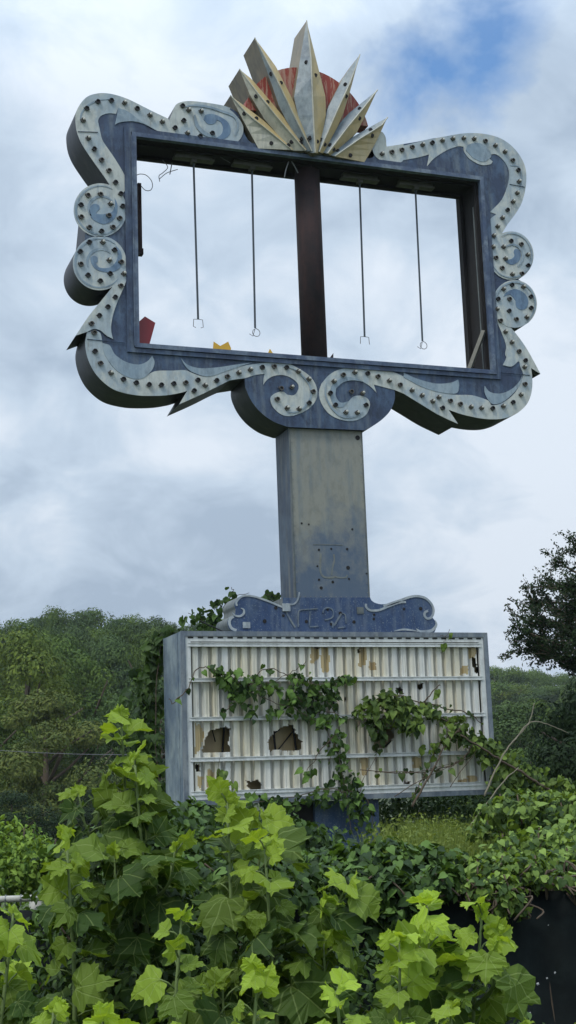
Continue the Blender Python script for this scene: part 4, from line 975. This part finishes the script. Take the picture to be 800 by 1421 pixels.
mound('leafy_shrub', 'shaded shrub filling the gap between the tallest sapling and the letter board', 'shrub',
  [(150,1200,7.1,.4,.22,1000),(215,1190,7.2,.45,.26,1200),(270,1175,7.8,.4,.22,900),(330,1170,8.2,.45,.2,900),(385,1172,8.4,.35,.18,700),(240,1235,6.4,.4,.22,800),(340,1235,6.4,.4,.22,800),(240,1135,8.4,.25,.12,360),(150,1240,6.4,.4,.15,500)], 'ivy', .050, HEART, (-.25, .75))
mound('leafy_shrub', 'low dark shrub in front of the fence under the saplings at lower left', 'shrub',
  [(60,1330,6.1,.45,.18,600),(150,1290,5.9,.45,.3,1100),(230,1300,5.9,.45,.3,1100),(180,1370,5.6,.5,.3,1000),(60,1390,5.6,.4,.2,700),(300,1330,5.9,.4,.3,900),(180,1240,6.1,.3,.18,600)], 'ivy', .042, OVAL, (-.3, .7))
mound('leafy_shrub', 'low dark shrub in front of the fence under the saplings at bottom centre', 'shrub',
  [(380,1350,5.9,.4,.3,800),(450,1370,5.9,.4,.24,700),(540,1400,5.9,.4,.2,600),(620,1410,5.9,.3,.16,400)], 'ivy', .042, OVAL, (-.3, .55))
mound('leafy_shrub', 'tangle of vine and weeds hanging from the branch at the right, above the fence', 'shrub',
  [(705,1122,8.5,.30,.12,520),(750,1128,8.3,.32,.13,560),(800,1135,8.2,.35,.18,600),(672,1150,9,.22,.12,300),(790,1165,8,.4,.14,500)], 'ivylight', .048, HEART, (-.2, .95), stems=9)
mound('leafy_shrub', 'dark bushes in the shade under the letter board', 'shrub',
  [(540,1128,17,.9,.25,1200),(620,1122,18,1.0,.35,1400),(320,1140,17,.9,.4,1000),(260,1135,17,.7,.4,900),(680,1115,19,1.0,.5,1200),(480,1150,17,.8,.3,700)], 't_dark', .075, OVAL, (-.2, .7))
mound('leafy_shrub', 'yellow-green bush beyond the fence at the right, below the dark trees', 'shrub',
  [(715,1150,12.5,.5,.3,1400),(770,1140,13,.7,.35,1800)], 't_fresh', .05, OVAL, (-.2, 1))
# pale weedy grass beyond the fence
lf = MB(); c0 = G(610, 11, 0)
for _ in range(9000):
    x = uni(505, 720); d = uni(7.6, 12.5); p = G(x, d, 0); h = uni(1.15, 1.56)+.012*(d-8)+(.06 if x < 600 else 0)-.10*max(0, (545-x)/40); b = rv(); b.z = 0
    z0 = uni(0, .7)*h; w = r0*uni(.004, .009); tp = p+Vector((0, 0, h))+b*uni(.05, .3); mid = p+Vector((0, 0, h*.7))+b*.06; lo = p+Vector((0, 0, z0))
    lf.add([lo-w, lo+w, mid+w*.8, mid-w*.8, tp], [(0, 1, 2, 3), (3, 2, 4)], 0, uni(0, 1))
    for q_ in range(3): quadleaf(lf, mid.lerp(tp, rnd())+rv()*.03, uni(.012, .026), rv(), uni(.1, 1))
o = lf.build('weedy_grass', M['grass'], None, c0); o.location = c0; tag(o, 'pale tall grass and weeds standing beyond the fence right of the blue post', 'grass', kind='stuff')
lf = MB(); c0 = G(300, 12, 0)
for _ in range(16000):
    x = uni(-150, 950); d = uni(7.2, 26); p = G(x, d, 0); h = uni(.3, 1.05); z = h*uni(.5, 1)
    quadleaf(lf, p+Vector((0, 0, z)), uni(.03, .07), (UPV+rv()*.6).normalized(), uni(0, .7))
o = lf.build('undergrowth', M['weed'], None, c0); o.location = c0; tag(o, 'low green undergrowth covering the ground around the sign', 'undergrowth', kind='stuff')

# ================================================================== GROUND, HILLS, TREES
def sm(a, b, t): t = min(1, max(0, (t-a)/(b-a))); return t*t*(3-2*t)
def gh(x, d):
    """ground height at bearing pixel x and distance d"""
    lat = (x-400)/F
    l = 7.5*sm(55, 125, d) + 6*sm(110, 260, d)*sm(.05, -.3, lat)
    return l + .35*math.sin(d*.06+lat*9)*sm(40, 70, d)
mb = MB(); ds = [0, 3, 6, 10, 15, 22, 30, 40, 50, 60, 70, 80, 90, 100, 112, 125, 145, 170, 200, 240, 300, 400, 600, 1000, 1800]
bs_ = [-1.57+3.14*i/40 for i in range(41)]
for d in ds:
    for a in bs_:
        p = CAM+FH*(d*math.cos(a))+r0*(d*math.sin(a)); dd = d*max(0, math.cos(a)); xx = 400+F*math.tan(max(-1.3, min(1.3, a)))
        mb.v.append((p.x, p.y, gh(xx, dd))); mb.tone.append(0); mb.uv.append((0, 0))
for i in range(len(ds)-1):
    for k in range(40):
        q0 = i*41+k; mb.f.append((q0, q0+1, q0+42, q0+41)); mb.mi.append(0)
# the part behind the viewer
gm, nt, b = mat('rough_grass_ground')
n1 = noise(nt, .8, (1, 1, 1), 8, .7); n2 = noise(nt, .05, (1, 1, 1), 4, .6)
c = mix(nt, n1, (.030, .048, .016), (.075, .095, .035)); c = mix(nt, ramp(nt, n2, [(.4, 0), (.7, .6)]), c, (.045, .05, .025))
nt.links.new(c, b.inputs['Base Color']); b.inputs['Roughness'].default_value = .95; bump(nt, b, n1, .6, .1)
g = mb.build('ground', gm, None, Vector((0, 0, 0)), True); g['kind'] = 'structure'; g['label'] = 'rough green ground rising to a wooded hill'
mb = MB(); p0 = CAM-FH*0; vs = []
for i in range(33):
    a = 1.57+3.14*i/32; vs.append(CAM+FH*(1800*math.cos(a))+r0*(1800*math.sin(a)))
vs = [Vector((v.x, v.y, gh(400, 0) if 0 else 0)) for v in vs]; vs.append(Vector((CAM.x, CAM.y, 0)))
mb.add(vs, [(i+1, i, 33) for i in range(32)])
o = mb.build('ground', gm); o['kind'] = 'structure'; o['label'] = 'flat rough ground behind the viewer'

def crown_mb(n, seed, H=1.0, lumps=34, leafs=.012, low=.18, flat=1.0, gaps=.0, taper=.25):
    """unit tree crown: height 1, radius about .5"""
    random.seed(seed); lf = MB(); L = []
    for _ in range(lumps):
        z = uni(low, .93); rr = (.5*math.sin(math.pi*min(.98, max(.06, (z-low*.6)/(1.02-low*.6)))**.8))**1.0
        a = uni(0, 6.28); q = math.sqrt(rnd())*.82; L.append((Vector((math.cos(a)*rr*q, math.sin(a)*rr*q, z)), uni(.08, .20)*(1-.3*z)))
    L.append((Vector((0, 0, .9)), .09))
    tot = sum(r*r for _, r in L)
    for c, r in L:
        k = int(n*r*r/tot); tn = uni(.0, .5)
        for _ in range(k):
            v = rv(); v.z = v.z*.68 if v.z > 0 else v.z*.5
            rad = r*(.80+.26*rnd()**.7)*(1+.25*math.sin(v.x*9+c.x*30)*math.sin(v.y*8+v.z*7))
            quadleaf(lf, c+v*rad, leafs*uni(.6, 1.35), (v*1.25+UPV*.45+rv()*.5).normalized(), min(1, max(0, tn+uni(-.15, .5))))
    return lf
def trunk_mb(seed, low=.2):
    random.seed(seed); st = MB(); st.tube([(0, 0, -.05), (.01, .0, low), (.0, .01, .5), (0, 0, .8)], [.035, .028, .02, .006], 8)
    for _ in range(9):
        z = uni(low, .6); a = uni(0, 6.28); st.tube([(0, 0, z), (math.cos(a)*.15, math.sin(a)*.15, z+.1), (math.cos(a)*.32, math.sin(a)*.32, z+uni(.15, .28))], [.014, .009, .004], 5)
    return st
protos = {}
for key, (matn, n, ls, seed) in {'mid': ('t_mid', 22000, .0125, 11), 'mid2': ('t_mid', 22000, .0125, 12), 'fresh': ('t_fresh', 26000, .0125, 13), 'olive': ('t_olive', 34000, .0115, 14), 'dark': ('t_dark', 22000, .0125, 15), 'dark2': ('t_dark', 22000, .0125, 16), 'far': ('t_mid', 14000, .017, 17), 'black': ('t_black', 18000, .012, 18)}.items():
    lf = crown_mb(n, seed, leafs=ls, low=.04, lumps=46); o = lf.build('crown', M[matn]); t = trunk_mb(seed, .12).build('trunk', M['bark'], None, Vector((0, 0, 0)), True)
    protos[key] = (o.data, t.data); bpy.data.objects.remove(o); bpy.data.objects.remove(t)
def tree(x, d, ytop, width, key, label, group='trees of the wooded hillside', z0=None):
    b = G(x, d, gh(x, d)-.1 if z0 is None else z0); H = zat(ytop, x, d)-b.z
    root = thing('broadleaf_tree', b, label, 'tree', group)
    rz = uni(0, 6.28)
    for nm, me, wf in (('crown', protos[key][0], 1), ('trunk', protos[key][1], 1)):
        o = bpy.data.objects.new(nm, me); COL.objects.link(o); o.parent = root
        o.scale = (width*wf*1.22, width*wf*1.22, H); o.rotation_euler = (0, 0, rz)
random.seed(5)
near = [
 (55, 46, 968, 4.3, 'olive', 'brownish olive round tree, lowest and nearest at the left edge'),
 (-30, 50, 950, 4.5, 'mid', 'green tree cut by the left picture edge beside the olive one'),
 (105, 50, 1010, 3.0, 'dark', 'small dark tree tucked behind the right side of the olive tree'),
 (30, 62, 880, 6.2, 'fresh', 'yellow-green tall tree above the olive one at the left edge'),
 (110, 66, 915, 5.4, 'mid2', 'rounded mid-green tree behind the tallest sapling'),
 (-35, 70, 872, 6, 'fresh', 'yellow-green tree just outside the upper left of the woods'),
 (165, 60, 965, 4.2, 'dark', 'dark tree between the tallest sapling and the letter board'),
 (215, 58, 945, 4.0, 'dark2', 'dark tree directly left of the letter board wall'),
 (185, 48, 1040, 3.0, 'black', 'very dark low tree in the shade left of the letter board foot'),
 (230, 48, 1050, 3.0, 'black', 'very dark low tree partly hidden behind the letter board foot'),
 (130, 42, 1090, 2.6, 'black', 'very dark low bush-like tree at the foot of the olive tree'),
 (10, 42, 1095, 2.8, 'black', 'very dark low tree at the left edge under the olive tree'),
 (70, 75, 895, 5.6, 'mid', 'mid-green tree whose top shows between the two yellow-green ones and the ridge'),
 (150, 82, 895, 5.6, 'dark', 'dark green tree half-way up the left hillside'),
 (205, 80, 888, 5.5, 'mid2', 'green tree half-way up the hillside just left of the letter board'),
]
for a in near: tree(*a)
ridge = [(-20,868),(12,868),(38,864),(66,856),(96,862),(124,853),(150,866),(176,869),(206,868),(232,872),(262,872),(292,874),(325,876)]
for i, (x, y) in enumerate(ridge):
    tree(x, 112+6*(i % 3), y, 5.2+1.2*((i*7) % 3), ('dark', 'mid2', 'dark2', 'mid')[i % 4], 'dark green tree standing on the skyline of the left ridge', 'trees along the left ridge')
for i in range(16):
    x = -30+i*19+uni(-5, 5); tree(x, 92+7*(i % 3), 876+uni(0, 18), 5.4, ('mid', 'dark', 'mid2', 'dark2')[(i*3) % 4], 'green tree just below the left skyline', 'trees below the left ridge')
for i in range(10):
    x = 400+i*36; tree(x, 95+8*(i % 3), 1050-uni(0, 40), 6, ('dark', 'mid2')[i % 2], 'dark tree standing low behind the letter board', 'trees seen under and beside the letter board')
ridge2 = [(640,925),(668,936),(686,938),(702,936),(718,942),(735,940),(752,946),(770,944),(790,950),(815,952)]
for i, (x, y) in enumerate(ridge2):
    tree(x, 185+7*(i % 3), y, 6.5+(i*5 % 3), ('far', 'mid', 'far')[i % 3], 'hazy green tree standing on the skyline right of the letter board', 'trees along the right ridge')
for i in range(14):
    x = 650+(i % 7)*25+uni(-6, 6); tree(x, 160-(i//7)*35, 962+(i//7)*28+uni(-6, 6), 7, ('mid', 'far', 'fresh', 'dark')[i*5 % 4], 'hazy green tree on the slope right of the letter board', 'trees on the right slope')

# ---- dark fine-leaved tree at the right edge
def lacy(label, x, d, targets, mleaf, tw=.05, nt_=26, seed=3, n_per=44):
    random.seed(seed); base = G(x, d, 0); root = thing('overhanging_tree', base, label, 'tree'); st = MB(); lf = MB()
    top = G(x, d, zat(700, x, d)); P = cr([tuple(base), tuple(base.lerp(top, .5)+r0*.15), tuple(top)], 8)
    st.tube(P, [.16*(1-.8*i/len(P)) for i in range(len(P))], 10)
    for (tx, ty, sx) in targets:
        e = G(tx, d+uni(-1.2, 1.2), zat(ty, tx, d)); z0 = max(1.2, e.z-uni(.3, .9)); z0 = min(z0, top.z*.95)
        s = min(P, key=lambda p: abs(p.z-z0)); Q = cr([tuple(s), tuple(s.lerp(e, .4)+rv()*.15-UPV*.05), tuple(s.lerp(e, .75)+rv()*.1+UPV*.05), tuple(e)], 6)
        st.tube(Q, [.035*(1-.9*j/len(Q))+.003 for j in range(len(Q))], 6)
        L = (e-s).length
        for _ in range(int(nt_*L*sx)):
            j = int(len(Q)*(.15+.85*rnd()**.6)); j = min(len(Q)-1, j); q = Q[j]; dr = (rv()*.7+(e-s).normalized()*.8+UPV*uni(-.25, .35)).normalized(); l = uni(.15, .5)
            f = q+dr*l; st.tube([q, q.lerp(f, .5)+rv()*.02, f], .004, 4)
            for _ in range(n_per):
                t = rnd()**.8; p = q.lerp(f, t)+rv()*uni(.02, .075); quadleaf(lf, p, tw*uni(.45, 1.0)*.6, rv(), uni(0, 1))
    st.build('trunk', M['bark'], root, base, True); lf.build('crown', M[mleaf], root, base)
lacy('dark fine-leaved tree reaching in from the right picture edge against the sky', 850, 23,
  [(800,775,.9),(770,815,.9),(745,820,.7),(738,842,.8),(760,850,1.1),(725,870,.6),(710,892,.55),(740,885,1.2),(716,914,.55),(742,915,1.2),(770,880,1.4),(790,840,1.3),(765,925,1.3),(795,910,1.6),(730,905,.9),(800,870,1.6),(780,790,.8),(785,900,1.4),(812,830,1.6),(790,935,1.3)], 't_black', .068, nt_=20, n_per=34)
tree(790, 20, 962, 1.9, 'black', 'very dark dense tree under the overhanging one at the right edge', 'dark trees at the right edge', 0)
tree(765, 24, 985, 1.7, 'black', 'very dark tree left of the densest one at the right edge', 'dark trees at the right edge', 0)
tree(825, 18, 930, 2.4, 'black', 'very dark tree cut by the right picture edge', 'dark trees at the right edge', 0)
tree(750, 30, 1015, 2.2, 'dark', 'low dark tree beside the letter board foot at right', 'dark trees at the right edge', 0)
tree(690, 60, 985, 5, 'dark', 'dark tree filling the slope just right of the letter board', 'dark trees at the right edge', 0)
tree(735, 66, 975, 5.5, 'mid2', 'green tree on the slope between the letter board and the dark trees', 'dark trees at the right edge', 0)
tree(650, 66, 1000, 5, 'dark2', 'dark tree low behind the right end of the letter board', 'dark trees at the right edge', 0)
tree(700, 34, 1040, 2.6, 'mid2', 'low green tree just right of the letter board foot', 'dark trees at the right edge', 0)
tree(742, 24, 1052, 1.3, 'fresh', 'small yellow-green bush above the arching vine in front of the dark trees', 'dark trees at the right edge', 0)

# overhead cable across the left woods
a, b_ = G(-60, 30, zat(1044, -60, 30)), G(260, 30, zat(1051, 260, 30))
mb = MB(); mb.tube([a.lerp(b_, t/10)-UPV*.25*math.sin(math.pi*t/10)*.3 for t in range(11)], .007, 5)
o = mb.build('overhead_cable', M['wire'], None, a); o.location = a; tag(o, 'thin overhead cable crossing in front of the left woods', 'cable')

# ================================================================== HAZE
HAZE = True
if HAZE:
    bm = MB(); c = CAM+FH*150
    bm.box((-190, -60, -1.0), (330, 420, 24)); hz = bm.build('haze', mat('haze')[0]); hz['kind'] = 'stuff'; hz['label'] = 'thin humid haze over the valley'
    nt = hz.data.materials[0].node_tree; nt.nodes.remove(nt.nodes['Principled BSDF'])
    v = N(nt, 'ShaderNodeVolumePrincipled'); v.inputs['Color'].default_value = (.80, .88, .97, 1); v.inputs['Density'].default_value = .00032; v.inputs['Anisotropy'].default_value = .2
    nt.links.new(v.outputs[0], nt.nodes['Material Output'].inputs['Volume'])

# ================================================================== SKY AND SUN
SUN_EL, SUN_AZ = math.radians(56), math.radians(-125)     # azimuth measured from +Y towards +X : behind the viewer, from the left
w = bpy.data.worlds.new('World'); sc.world = w; w.use_nodes = True; nt = w.node_tree
bg = nt.nodes['Background']; bg.inputs[1].default_value = .10
sky = N(nt, 'ShaderNodeTexSky', sky_type='NISHITA'); sky.sun_disc = False; sky.sun_elevation = SUN_EL; sky.sun_rotation = SUN_AZ; sky.air_density = 1.0; sky.ozone_density = 1.6
tc = N(nt, 'ShaderNodeTexCoord'); sp = N(nt, 'ShaderNodeSeparateXYZ'); nt.links.new(tc.outputs['Generated'], sp.inputs[0])
def MA(op, a, b2=None, c2=None):
    n = N(nt, 'ShaderNodeMath', operation=op)
    for i, v in enumerate((a, b2, c2)):
        if v is None: continue
        if isinstance(v, bpy.types.NodeSocket): nt.links.new(v, n.inputs[i])
        else: n.inputs[i].default_value = v
    return n.outputs[0]
zc = MA('ADD', MA('MAXIMUM', sp.outputs[2], 0.0), .50)
cb = N(nt, 'ShaderNodeCombineXYZ'); nt.links.new(MA('DIVIDE', sp.outputs[0], zc), cb.inputs[0]); nt.links.new(MA('DIVIDE', sp.outputs[1], zc), cb.inputs[1])
def wn(scale, detail, rough, loc, dist=0):
    mp = N(nt, 'ShaderNodeMapping'); mp.inputs['Location'].default_value = loc; nt.links.new(cb.outputs[0], mp.inputs[0])
    n = N(nt, 'ShaderNodeTexNoise'); n.inputs['Scale'].default_value = scale; n.inputs['Detail'].default_value = detail; n.inputs['Roughness'].default_value = rough; n.inputs['Distortion'].default_value = dist
    nt.links.new(mp.outputs[0], n.inputs[0]); return n.outputs['Fac']
nA = wn(4.2, 10, .56, (3.3, 1.2, 0), .5); nB = wn(2.6, 8, .5, (7.1, 4.4, 0), .25); nC = wn(9, 9, .58, (1.1, 9.4, 0), .5)
# thin spot in the cloud deck, up to the right
dv = (fw + rt*((650-400)/F) - up*((85-710.5)/F)).normalized()
dp = N(nt, 'ShaderNodeVectorMath', operation='DOT_PRODUCT'); nt.links.new(tc.outputs['Generated'], dp.inputs[0]); dp.inputs[1].default_value = dv
spot = ramp(nt, dp.outputs['Value'], [(.9955, 0), (.9995, 1)])
cover = MA('SUBTRACT', MA('ADD', nA, .28), MA('MULTIPLY', spot, .26))
cl = ramp(nt, cover, [(.44, 0), (.60, 1)])
shade = MA('ADD', MA('MULTIPLY', nB, .65), MA('MULTIPLY', nC, .35))
cloud = ramp(nt, shade, [(.39, (4.0, 5.0, 6.3)), (.49, (5.5, 6.6, 7.9)), (.58, (7.4, 8.2, 9.2))])
zen = ramp(nt, sp.outputs[2], [(.06, .86), (.22, .95), (.45, 1.0), (.75, 1.9)])
cloud = mix(nt, 1.0, cloud, zen, 'MULTIPLY')
skyc = mix(nt, 1.0, sky.outputs[0], (.80, 1.38, 1.80), 'MULTIPLY')
fin = mix(nt, MA('MULTIPLY_ADD', cl, .86, .14), skyc, cloud)
nt.links.new(fin, bg.inputs[0])
sl = bpy.data.lights.new('sun', 'SUN'); so_ = bpy.data.objects.new('sun', sl); COL.objects.link(so_)
sl.energy = 1.7; sl.angle = math.radians(14); sl.color = (1, .96, .88)
sd = Vector((math.sin(SUN_AZ)*math.cos(SUN_EL), math.cos(SUN_AZ)*math.cos(SUN_EL), math.sin(SUN_EL)))
so_.rotation_euler = sd.to_track_quat('Z', 'Y').to_euler()

sc.render.engine = 'CYCLES'
sc.view_settings.view_transform = 'Standard'; sc.view_settings.look = 'None'; sc.view_settings.exposure = .12; sc.view_settings.gamma = 1
sc.cycles.max_bounces = 6; sc.cycles.transmission_bounces = 4; sc.cycles.volume_bounces = 0
